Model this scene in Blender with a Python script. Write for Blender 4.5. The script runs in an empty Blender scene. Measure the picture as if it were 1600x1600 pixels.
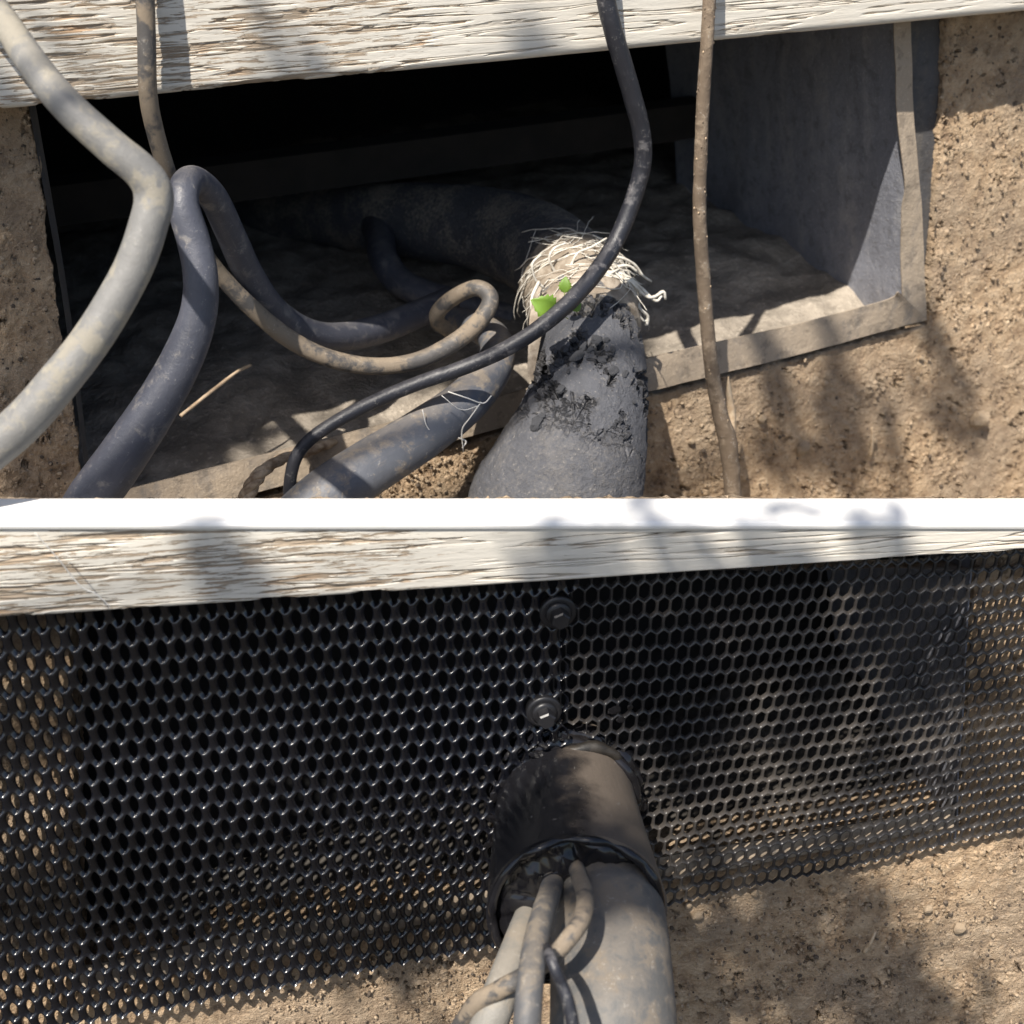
import bpy, bmesh, math, random
import numpy as np
from mathutils import Vector, Matrix, noise as mnoise

random.seed(7)
rng = np.random.default_rng(7)
R = math.radians
sc = bpy.context.scene
COL = sc.collection

# ------------------------------------------------------------------ camera, sky, sun, exposure
CAM = Vector((0.0, -1.20, 1.50))
PITCH = R(28.0)
HFOV = R(40.0)
cd = bpy.data.cameras.new('camera')
cam = bpy.data.objects.new('camera', cd)
COL.objects.link(cam)
cam.location = CAM
cam.rotation_euler = (R(90) - PITCH, 0, 0)
cd.angle = HFOV
cd.clip_start = 0.02
cd.clip_end = 400
cd.dof.use_dof = True
cd.dof.focus_distance = 1.18
cd.dof.aperture_fstop = 8.0
sc.camera = cam

SUN_DIR = Vector((0.24, 0.53, -0.81)).normalized()      # the way the light travels
world = bpy.data.worlds.new('World')
sc.world = world
world.use_nodes = True
wt = world.node_tree
sky = wt.nodes.new('ShaderNodeTexSky')
sky.sky_type = 'NISHITA'
sky.sun_disc = False
sky.sun_elevation = math.asin(-SUN_DIR.z)
sky.sun_rotation = math.atan2(-SUN_DIR.x, -SUN_DIR.y)
sky.air_density = 1.0
sky.dust_density = 1.5
bg = wt.nodes['Background']
wt.links.new(sky.outputs[0], bg.inputs[0])
bg.inputs[1].default_value = 0.08
sd = bpy.data.lights.new('sun', 'SUN')
sun = bpy.data.objects.new('sun', sd)
COL.objects.link(sun)
sun.location = (-2, -4, 7)
sun.rotation_euler = SUN_DIR.to_track_quat('-Z', 'Y').to_euler()
sd.energy = 4.6
sd.angle = R(0.55)
sd.color = (1.0, 0.93, 0.83)

sc.view_settings.view_transform = 'Standard'
sc.view_settings.look = 'None'
sc.view_settings.exposure = 0.80
sc.view_settings.gamma = 1.0
sc.cycles.use_denoising = True
sc.cycles.max_bounces = 5

# ------------------------------------------------------------------ picture geometry -> world
FPX = 800.0 / math.tan(HFOV / 2)
C_FWD = Vector((0, math.cos(PITCH), -math.sin(PITCH)))
C_UP = Vector((0, math.sin(PITCH), math.cos(PITCH)))
C_RT = Vector((1, 0, 0))
ZUP = Vector((0, 0, 1))


class Plane:
    """a vertical wall face: a point, a run direction along the wall, an outward normal"""
    def __init__(s, p0, yaw):
        s.p0 = Vector(p0)
        s.e = Vector((math.cos(yaw), math.sin(yaw), 0))
        s.n = Vector((math.sin(yaw), -math.cos(yaw), 0))

    def __call__(s, px, py, off=0.0):
        d = C_FWD + C_RT * ((px - 800) / FPX) + C_UP * ((800 - py) / FPX)
        t = (s.p0 + s.n * off - CAM).dot(s.n) / d.dot(s.n)
        return CAM + d * t

    def uz(s, px, py, off=0.0):
        p = s(px, py, off)
        return ((p - s.p0).dot(s.e), p.z)

    def P(s, u, z, off=0.0):
        return s.p0 + s.e * u + s.n * off + ZUP * (z - s.p0.z)


def depth(p):
    return (p - CAM).dot(C_FWD)


U = Plane((0, 0.13, 0), R(24))        # the upper wall, set back
L = Plane((0, -0.30, 0), R(9))        # the lower wall, one step forward

# ------------------------------------------------------------------ object helpers


def tag(o, label=None, cat=None, group=None, kind=None):
    if label: o['label'] = label
    if cat: o['category'] = cat
    if group: o['group'] = group
    if kind: o['kind'] = kind
    return o


def mesh_obj(name, verts, faces, mat=None, parent=None, smooth=True, uv=None):
    me = bpy.data.meshes.new(name)
    me.from_pydata([tuple(v) for v in verts], [], faces)
    if uv is not None:
        lay = me.uv_layers.new(name='UVMap')
        idx = np.empty(len(me.loops), dtype=np.int32)
        me.loops.foreach_get('vertex_index', idx)
        lay.data.foreach_set('uv', np.asarray(uv, dtype=np.float32)[idx].ravel())
    if smooth:
        me.polygons.foreach_set('use_smooth', [True] * len(me.polygons))
    me.update()
    o = bpy.data.objects.new(name, me)
    COL.objects.link(o)
    if mat: me.materials.append(mat)
    if parent:
        o.parent = parent
        b = parent
        off = Vector((0, 0, 0))
        while b:
            off += b.location
            b = b.parent
        o.location = -off
    return o


def thing(name, loc, label, cat, group=None):
    o = bpy.data.objects.new(name, None)
    o.empty_display_size = 0.05
    COL.objects.link(o)
    o.location = loc
    return tag(o, label, cat, group)


def grid_faces(nu, nv, closed_u=False):
    """faces of a grid with nu columns and nv rows stored row by row"""
    fs = []
    cu = nu if closed_u else nu - 1
    for j in range(nv - 1):
        for i in range(cu):
            a = j * nu + i
            b = j * nu + (i + 1) % nu
            fs.append((a, b, b + nu, a + nu))
    return fs


def catmull(pts, sub):
    """pts: list of numpy rows; smooth resample"""
    P = [np.asarray(p, float) for p in pts]
    P = [2 * P[0] - P[1]] + P + [2 * P[-1] - P[-2]]
    out = []
    for i in range(1, len(P) - 2):
        p0, p1, p2, p3 = P[i - 1], P[i], P[i + 1], P[i + 2]
        for k in range(sub):
            t = k / sub
            out.append(0.5 * ((2 * p1) + (-p0 + p2) * t + (2 * p0 - 5 * p1 + 4 * p2 - p3) * t * t
                              + (-p0 + 3 * p1 - 3 * p2 + p3) * t ** 3))
    out.append(P[-2])
    return out


def path(plane, pts, sub=10):
    """pts (px, py, offset from the wall, width in photo pixels) -> rows x, y, z, radius"""
    rows = []
    for q in pts:
        if isinstance(q[0], Vector):
            rows.append((*q[0], q[1]))
        else:
            p = plane(q[0], q[1], q[2])
            rows.append((*p, q[3] / 2 * depth(p) / FPX))
    return catmull(rows, sub)


def sweep(rows, res=20, lump=0.0, lscale=60.0, flat=None, seed=0.0):
    """a tube along rows of x, y, z, r; returns verts, faces, uv"""
    n = len(rows)
    C = [Vector(r[:3]) for r in rows]
    T = []
    for i in range(n):
        a = C[max(i - 1, 0)]
        b = C[min(i + 1, n - 1)]
        T.append((b - a).normalized())
    ref = Vector((0, -1, 0.3))
    nrm = (ref - T[0] * ref.dot(T[0])).normalized()
    V, UV = [], []
    s = 0.0
    for i in range(n):
        if i:
            s += (C[i] - C[i - 1]).length
            nrm = (nrm - T[i] * nrm.dot(T[i])).normalized()
        bi = T[i].cross(nrm)
        r = rows[i][3]
        for k in range(res):
            a = 2 * math.pi * k / res
            d = nrm * math.cos(a) + bi * math.sin(a) * (flat or 1.0)
            rr = r
            if lump:
                q = (C[i] + d * r) * lscale
                rr = r * (1 + lump * mnoise.noise(q + Vector((seed, 0, 0)))
                          + 0.5 * lump * mnoise.noise(q * 2.7 + Vector((0, seed, 0))))
            V.append(C[i] + d * rr)
            UV.append((s, (0.5 - abs(k / res - 0.5)) * 2 * math.pi * r))
    F = grid_faces(res, n, True)
    F.append(tuple(range(res))[::-1])
    F.append(tuple(range((n - 1) * res, n * res)))
    return V, F, UV


def tube(name, rows, mat, parent=None, **kw):
    V, F, UV = sweep(rows, **kw)
    return mesh_obj(name, V, F, mat, parent, True, UV)


def slab(name, corners, nrm, th, mat, parent=None, nu=2, nv=2, wob=0.0, seed=0):
    """a sheet through four corners (TL, TR, BR, BL) with thickness th behind it"""
    TL, TR, BR, BL = [Vector(c) for c in corners]
    V = []
    for side in (0, 1):
        for j in range(nv):
            for i in range(nu):
                a, b = i / (nu - 1), j / (nv - 1)
                p = (TL.lerp(TR, a)).lerp(BL.lerp(BR, a), b)
                w = wob * mnoise.noise(p * 14 + Vector((seed, 0, 0))) if wob else 0
                V.append(p + nrm * (w - side * th))
    N = nu * nv
    F = grid_faces(nu, nv)
    F = [f[::-1] for f in F] + [tuple(N + k for k in f) for f in F]
    edge = [j * nu for j in range(nv)]
    def wall(ix):
        for a, b in zip(ix[:-1], ix[1:]):
            F.append((a, b, b + N, a + N))
    wall([i for i in range(nu)])
    wall([j * nu + nu - 1 for j in range(nv)])
    wall([(nv - 1) * nu + i for i in range(nu)][::-1])
    wall([j * nu for j in range(nv)][::-1])
    o = mesh_obj(name, V, F, mat, parent, False)
    bm = bmesh.new(); bm.from_mesh(o.data)
    bmesh.ops.recalc_face_normals(bm, faces=bm.faces)
    bm.to_mesh(o.data); bm.free()
    return o


def box(name, lo, hi, mat, parent=None, rot=0.0, piv=(0, 0, 0)):
    V = [Vector((x, y, z)) for z in (lo[2], hi[2]) for y in (lo[1], hi[1]) for x in (lo[0], hi[0])]
    F = [(0, 2, 3, 1), (4, 5, 7, 6), (0, 1, 5, 4), (2, 6, 7, 3), (0, 4, 6, 2), (1, 3, 7, 5)]
    if rot:
        M = Matrix.Rotation(rot, 3, 'Z')
        V = [M @ (v - Vector(piv)) + Vector(piv) for v in V]
    return mesh_obj(name, V, F, mat, parent, False)


# ------------------------------------------------------------------ materials


class NT:
    def __init__(s, name):
        s.m = bpy.data.materials.new(name)
        s.m.use_nodes = True
        s.t = s.m.node_tree
        s.b = s.t.nodes['Principled BSDF']
        s.out = s.t.nodes['Material Output']
        s._tc = None

    def new(s, ty, **kw):
        n = s.t.nodes.new(ty)
        for k, v in kw.items(): setattr(n, k, v)
        return n

    def put(s, sock, v):
        if hasattr(v, 'is_output') or isinstance(v, bpy.types.NodeSocket):
            s.t.links.new(v, sock)
        elif isinstance(v, (tuple, list)) and len(v) == 3 and sock.type == 'RGBA':
            sock.default_value = (*v, 1)
        else:
            sock.default_value = v

    def tc(s, which='Object'):
        if s._tc is None: s._tc = s.new('ShaderNodeTexCoord')
        return s._tc.outputs[which]

    def scale(s, vec, sx, sy, sz, loc=(0, 0, 0)):
        n = s.new('ShaderNodeMapping')
        s.put(n.inputs[0], vec)
        n.inputs['Location'].default_value = loc
        n.inputs['Scale'].default_value = (sx, sy, sz)
        return n.outputs[0]

    def noise(s, vec, sc_, det=4, rough=0.55, dist=0.0):
        n = s.new('ShaderNodeTexNoise')
        s.put(n.inputs['Vector'], vec)
        n.inputs['Scale'].default_value = sc_
        n.inputs['Detail'].default_value = det
        n.inputs['Roughness'].default_value = rough
        n.inputs['Distortion'].default_value = dist
        return n.outputs[0]

    def vor(s, vec, sc_, feature='F1', rnd=1.0):
        n = s.new('ShaderNodeTexVoronoi', feature=feature)
        s.put(n.inputs['Vector'], vec)
        n.inputs['Scale'].default_value = sc_
        n.inputs['Randomness'].default_value = rnd
        return n.outputs[0]

    def ramp(s, fac, stops, interp='LINEAR'):
        n = s.new('ShaderNodeValToRGB')
        s.put(n.inputs[0], fac)
        cr = n.color_ramp
        cr.interpolation = interp
        while len(cr.elements) < len(stops): cr.elements.new(0.5)
        for e, (p, c) in zip(cr.elements, stops):
            e.position = p
            e.color = (c, c, c, 1) if not isinstance(c, (tuple, list)) else (*c, 1)
        return n.outputs[0]

    def step(s, fac, a, b, lo=0.0, hi=1.0):
        n = s.new('ShaderNodeMapRange', interpolation_type='SMOOTHSTEP')
        s.put(n.inputs[0], fac)
        n.inputs[1].default_value = a; n.inputs[2].default_value = b
        n.inputs[3].default_value = lo; n.inputs[4].default_value = hi
        return n.outputs[0]

    def mix(s, fac, a, b, blend='MIX'):
        n = s.new('ShaderNodeMix', data_type='RGBA', blend_type=blend)
        s.put(n.inputs[0], fac); s.put(n.inputs[6], a); s.put(n.inputs[7], b)
        return n.outputs[2]

    def math(s, op, a, b=0.0, clamp=False):
        n = s.new('ShaderNodeMath', operation=op, use_clamp=clamp)
        s.put(n.inputs[0], a); s.put(n.inputs[1], b)
        return n.outputs[0]

    def sep(s, vec):
        n = s.new('ShaderNodeSeparateXYZ')
        s.put(n.inputs[0], vec)
        return n.outputs

    def bump(s, h, strength=0.5, dist=0.002):
        n = s.new('ShaderNodeBump')
        n.inputs['Strength'].default_value = strength
        n.inputs['Distance'].default_value = dist
        s.put(n.inputs['Height'], h)
        s.t.links.new(n.outputs[0], s.b.inputs['Normal'])

    def disp(s, h, scale, mid=0.5):
        n = s.new('ShaderNodeDisplacement')
        n.inputs['Scale'].default_value = scale
        n.inputs['Midlevel'].default_value = mid
        s.put(n.inputs['Height'], h)
        s.t.links.new(n.outputs[0], s.out.inputs['Displacement'])
        s.m.displacement_method = 'BOTH'

    def fin(s, col, rough=0.8, **kw):
        s.put(s.b.inputs['Base Color'], col)
        s.put(s.b.inputs['Roughness'], rough)
        for k, v in kw.items():
            s.put(s.b.inputs[k.replace('_', ' ')], v)
        return s.m


def m_board(name, s_clean, seed):
    """embossed white painted siding, the paint flaking away up to s_clean metres along"""
    t = NT(name)
    uv = t.scale(t.tc('UV'), 1, 1, 1, (seed, seed * 0.37, 0))
    sx = t.sep(t.tc('UV'))[0]
    st = t.scale(uv, 4.0, 78, 1)
    g = t.noise(st, 1.0, 3.0, 0.55, 0.35)
    lines = t.math('PINGPONG', t.math('MULTIPLY', g, 5.2), 0.5)
    groove = t.step(lines, 0.0, 0.20, 0.0, 1.0)                     # 0 in the groove
    breakup = t.step(t.noise(t.scale(uv, 22, 60, 1), 1.0, 3), 0.42, 0.58)
    groove = t.math('MAXIMUM', groove, t.math('MULTIPLY', breakup, 0.5))
    soft = t.noise(t.scale(uv, 14, 120, 1), 1.0, 5, 0.6)
    fine = t.noise(t.scale(uv, 160, 420, 1), 1.0, 4, 0.6)
    wear = t.step(sx, s_clean - 0.10, s_clean + 0.07, 1.0, 0.0)
    p1 = t.noise(t.scale(uv, 26, 380, 1), 1.0, 7, 0.68, 0.6)
    p2 = t.noise(t.scale(uv, 7, 11, 1), 1.0, 3)
    amount = t.math('ADD', t.math('MULTIPLY', p2, 0.20), t.math('MULTIPLY', wear, 0.16))
    amount = t.math('ADD', amount, t.math('MULTIPLY', t.math('SUBTRACT', 1.0, groove), 0.16))
    pk = t.math('SUBTRACT', t.math('ADD', p1, amount), 0.80)
    peel = t.step(pk, -0.015, 0.03)
    paint = t.mix(p2, (0.58, 0.54, 0.47), (0.70, 0.67, 0.60))
    dirt = t.step(t.noise(t.scale(uv, 9, 30, 1), 1.0, 5, 0.65), 0.60, 0.78)
    paint = t.mix(t.math('MULTIPLY', dirt, 0.55), paint, (0.50, 0.37, 0.24))
    paint = t.mix(t.math('MULTIPLY', t.math('SUBTRACT', 1.0, groove), 0.72), paint, (0.30, 0.25, 0.19))
    wood = t.mix(t.noise(t.scale(uv, 30, 260, 1), 1.0, 5), (0.20, 0.155, 0.11), (0.46, 0.375, 0.285))
    rust = t.step(t.noise(t.scale(uv, 10, 26, 1), 1.0, 4), 0.52, 0.66)
    wood = t.mix(t.math('MULTIPLY', rust, 0.55), wood, (0.42, 0.26, 0.14))
    spots = t.step(t.noise(t.scale(uv, 4, 22, 1, (3, 1, 0)), 1.0, 5, 0.7), 0.66, 0.72)
    col = t.mix(peel, paint, wood)
    col = t.mix(t.math('MULTIPLY', spots, 0.6), col, (0.42, 0.27, 0.15))
    h = t.math('ADD', t.math('MULTIPLY', groove, 0.55), t.math('MULTIPLY', soft, 0.35))
    h = t.math('ADD', h, t.math('MULTIPLY', fine, 0.08))
    h = t.math('SUBTRACT', h, t.math('MULTIPLY', peel, 0.22))
    t.disp(h, 0.0026, 0.7)
    return t.fin(col, t.mix(peel, (0.5,) * 3, (0.85,) * 3))


def m_stucco(name):
    t = NT(name)
    o = t.tc('Object')
    big = t.noise(o, 7, 4, 0.5)
    mid = t.noise(o, 52, 7, 0.66, 0.0)
    fine = t.noise(o, 330, 5, 0.7)
    v = t.vor(o, 130)
    pitmask = t.step(t.noise(o, 16, 3), 0.42, 0.60)
    pit = t.math('MULTIPLY', t.step(t.noise(o, 95, 5, 0.7, 0.1), 0.58, 0.66), pitmask)
    lay = t.noise(t.scale(o, 9, 9, 46), 1.0, 5, 0.6, 0.6)          # trowel layers run along the wall
    col = t.ramp(mid, [(0.28, (0.19, 0.127, 0.08)), (0.48, (0.43, 0.308, 0.195)), (0.72, (0.61, 0.47, 0.32))])
    col = t.mix(t.step(big, 0.42, 0.62), col, t.mix(0.5, col, (0.26, 0.21, 0.16)))
    col = t.mix(t.math('MULTIPLY', t.step(fine, 0.56, 0.72), 0.5), col, (0.62, 0.54, 0.44))
    col = t.mix(t.math('MULTIPLY', t.step(fine, 0.44, 0.30), 0.45), col, (0.11, 0.08, 0.055))
    col = t.mix(t.math('MULTIPLY', pit, 0.8), col, (0.06, 0.045, 0.032))
    h = t.math('ADD', t.math('MULTIPLY', mid, 0.8), t.math('MULTIPLY', lay, 0.30))
    h = t.math('ADD', h, t.math('MULTIPLY', fine, 0.24))
    h = t.math('ADD', h, t.math('MULTIPLY', big, 0.5))
    h = t.math('ADD', h, t.math('MULTIPLY', t.step(v, 0.55, 0.1), t.math('MULTIPLY', pitmask, 0.16)))
    h = t.math('SUBTRACT', h, t.math('MULTIPLY', pit, 0.6))
    t.disp(h, 0.015, 0.92)
    return t.fin(col, 0.93)


def m_soil(name, c0, c1, d=0.012):
    t = NT(name)
    o = t.tc('Object')
    a = t.noise(o, 22, 6, 0.62)
    f = t.noise(o, 160, 4, 0.65)
    col = t.mix(t.step(a, 0.35, 0.68), c0, c1)
    col = t.mix(t.math('MULTIPLY', t.step(f, 0.55, 0.7), 0.5), col, tuple(min(1, x * 1.6) for x in c1))
    h = t.math('ADD', a, t.math('MULTIPLY', f, 0.3))
    t.disp(h, d, 0.65)
    return t.fin(col, 0.95)


def m_tube(name, base, dust, amount=0.5, rough=0.55, spec=None, bumpd=0.0006, fleck=(0.45, 0.43, 0.39), flecks=0.2,
           band=None):
    """rubber or plastic with dust in patches, scuffs and pale flecks"""
    t = NT(name)
    o = t.tc('Object')
    a = t.noise(o, 26, 5, 0.6, 0.5)
    b = t.noise(o, 95, 5, 0.68, 0.4)
    f = t.noise(o, 480, 3, 0.7)
    sc1 = t.noise(t.scale(t.tc('UV'), 40, 420, 1), 1.0, 4, 0.6)
    col = t.mix(b, tuple(x * 0.75 for x in base), tuple(min(1, x * 1.3) for x in base))
    dm = t.step(t.math('ADD', t.math('MULTIPLY', a, 0.65), t.math('MULTIPLY', b, 0.35)), 0.62 - amount * 0.24, 0.68 - amount * 0.20)
    col = t.mix(t.math('MULTIPLY', dm, 0.75), col, dust)
    nz = t.sep(t.new('ShaderNodeNewGeometry').outputs['Normal'])[2]
    settled = t.math('MULTIPLY', t.step(t.math('ADD', nz, t.math('MULTIPLY', t.math('SUBTRACT', b, 0.5), 1.3)), 0.62, 0.95), 0.18 + 0.35 * amount)
    col = t.mix(settled, col, tuple(min(1, x * 1.1) for x in dust))
    col = t.mix(t.math('MULTIPLY', t.step(sc1, 0.58, 0.74), 0.35), col, dust)
    fl = t.math('MULTIPLY', t.step(b, 0.56, 0.60), t.step(f, 0.54, 0.60))
    scr = t.step(t.noise(t.scale(t.tc('UV'), 14, 700, 1), 1.0, 3, 0.6), 0.66, 0.70)
    col = t.mix(t.math('MULTIPLY', scr, 0.4), col, tuple(x * 0.5 for x in base))
    col = t.mix(t.math('MULTIPLY', fl, flecks), col, fleck)
    t.bump(t.math('ADD', b, t.math('MULTIPLY', f, 0.4)), 0.55, bumpd * 2)
    rr = t.mix(dm, (rough,) * 3, (min(1, rough + 0.25),) * 3)
    return t.fin(col, rr)


def m_metal(name, base, dust, amount=0.5, metallic=0.55, rough=0.5):
    t = NT(name)
    o = t.tc('Object')
    a = t.noise(o, 13, 6, 0.62, 0.4)
    b = t.noise(o, 60, 6, 0.66)
    f = t.noise(o, 280, 4, 0.7)
    run = t.noise(t.scale(o, 34, 34, 5), 1.0, 5, 0.6, 0.3)
    col = t.mix(a, tuple(x * 0.65 for x in base), tuple(min(1, x * 1.3) for x in base))
    dm = t.step(t.math('ADD', t.math('MULTIPLY', run, 0.6), t.math('MULTIPLY', b, 0.4)), 0.62 - amount * 0.3, 0.72 - amount * 0.2)
    col = t.mix(t.math('MULTIPLY', dm, 0.85), col, dust)
    col = t.mix(t.math('MULTIPLY', t.step(f, 0.55, 0.68), 0.45), col, tuple(min(1, x * 1.6) for x in dust))
    col = t.mix(t.math('MULTIPLY', t.step(b, 0.46, 0.36), 0.5), col, tuple(x * 0.45 for x in dust))
    t.bump(t.math('ADD', b, t.math('MULTIPLY', f, 0.5)), 0.7, 0.0022)
    t.put(t.b.inputs['Metallic'], t.math('MULTIPLY', t.math('SUBTRACT', 1.0, dm), metallic))
    return t.fin(col, rough)


def m_blackpaint(name, base=(0.004, 0.0045, 0.0075), rough=0.16, dust_sheen_amt=0.0, coat=0.0, spec=0.5):
    t = NT(name)
    o = t.tc('Object')
    b = t.noise(o, 70, 3, 0.5)
    f = t.noise(o, 420, 3, 0.6)
    big = t.noise(o, 9, 4, 0.6)
    dm = t.math('MULTIPLY', t.step(big, 0.46, 0.66), dust_sheen_amt * 0.6)
    dm = t.math('ADD', dm, t.math('MULTIPLY', t.step(f, 0.60, 0.72), 0.02 + 0.3 * dust_sheen_amt), True)
    col = t.mix(dm, base, (0.15, 0.13, 0.11))
    t.bump(b, 0.15, 0.0006)
    return t.fin(col, t.math('ADD', t.math('MULTIPLY', b, 0.12), rough - 0.06), Specular_IOR_Level=spec)


def m_sleeve(name):
    '''black plastic with sealant smeared along one side and a brown sheen painted into the colour of the other'''
    t = NT(name)
    o = t.tc('Object')
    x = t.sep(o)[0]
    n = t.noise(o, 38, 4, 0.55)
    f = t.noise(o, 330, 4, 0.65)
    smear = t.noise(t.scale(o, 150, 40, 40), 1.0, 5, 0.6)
    m = t.step(t.math('ADD', x, t.math('MULTIPLY', t.math('SUBTRACT', n, 0.5), 0.055)), 0.035, 0.068)  # mask of the tan sheen, given to the base colour by position
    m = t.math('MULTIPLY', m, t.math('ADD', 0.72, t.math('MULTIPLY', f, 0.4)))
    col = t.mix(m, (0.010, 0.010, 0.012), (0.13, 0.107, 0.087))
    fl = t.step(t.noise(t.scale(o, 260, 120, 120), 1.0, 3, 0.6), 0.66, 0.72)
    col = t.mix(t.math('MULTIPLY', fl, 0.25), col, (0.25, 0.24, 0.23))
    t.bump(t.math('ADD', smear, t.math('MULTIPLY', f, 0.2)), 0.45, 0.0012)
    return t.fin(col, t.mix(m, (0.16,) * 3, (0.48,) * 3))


def m_insul(name, sa, sb):
    """dark foam pipe insulation, cracked and crumbling"""
    t = NT(name)
    o = t.tc('Object')
    a = t.noise(o, 18, 6, 0.62, 0.5)
    b = t.noise(o, 80, 6, 0.68, 0.4)
    f = t.noise(o, 300, 4, 0.7)
    s = t.sep(t.tc('UV'))[0]
    zone = t.math('MULTIPLY', t.step(s, sa, sa + 0.02), t.step(s, sb + 0.03, sb - 0.03))       # the crumbled stretch
    crk = t.step(t.vor(t.scale(o, 1, 1, 1.0), 38, 'DISTANCE_TO_EDGE'), 0.0, 0.07)
    crm = t.math('MULTIPLY', t.step(a, 0.485, 0.515), zone)
    pits = t.math('MULTIPLY', crm, t.step(b, 0.46, 0.56))
    col = t.mix(b, (0.046, 0.048, 0.056), (0.105, 0.108, 0.122))
    dust = t.step(t.math('ADD', t.math('MULTIPLY', a, 0.5), t.math('MULTIPLY', f, 0.5)), 0.47, 0.62)
    near = t.step(s, sb, sa - 0.02)
    col = t.mix(t.math('MULTIPLY', dust, t.math('ADD', t.math('MULTIPLY', near, 0.6), 0.15)), col, (0.33, 0.29, 0.235))
    col = t.mix(t.math('MULTIPLY', crm, 0.55), col, (0.035, 0.036, 0.042))
    col = t.mix(t.math('MULTIPLY', t.step(f, 0.62, 0.7), 0.4), col, (0.36, 0.34, 0.31))
    h = t.math('ADD', t.math('MULTIPLY', b, 0.28), t.math('MULTIPLY', f, 0.10))
    h = t.math('SUBTRACT', h, t.math('MULTIPLY', pits, 0.75))
    h = t.math('SUBTRACT', h, t.math('MULTIPLY', t.math('MULTIPLY', t.math('SUBTRACT', 1.0, crk), crm), 0.6))
    h = t.math('ADD', h, t.math('MULTIPLY', a, 0.3))
    t.disp(h, 0.013, 0.35)
    return t.fin(col, 0.8)


def m_plain(name, c0, c1, scale=40, rough=0.8, bump=0.4, bd=0.001, **kw):
    t = NT(name)
    o = t.tc('Object')
    a = t.noise(o, scale, 5, 0.62, 0.2)
    t.bump(t.noise(o, scale * 3, 4, 0.65), bump, bd)
    return t.fin(t.mix(t.step(a, 0.33, 0.67), c0, c1), rough, **kw)


def m_leaf(name, c0, c1):
    t = NT(name)
    a = t.noise(t.tc('Object'), 60, 3)
    return t.fin(t.mix(a, c0, c1), 0.5, Subsurface_Weight=0.0, Transmission_Weight=0.0)


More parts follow.
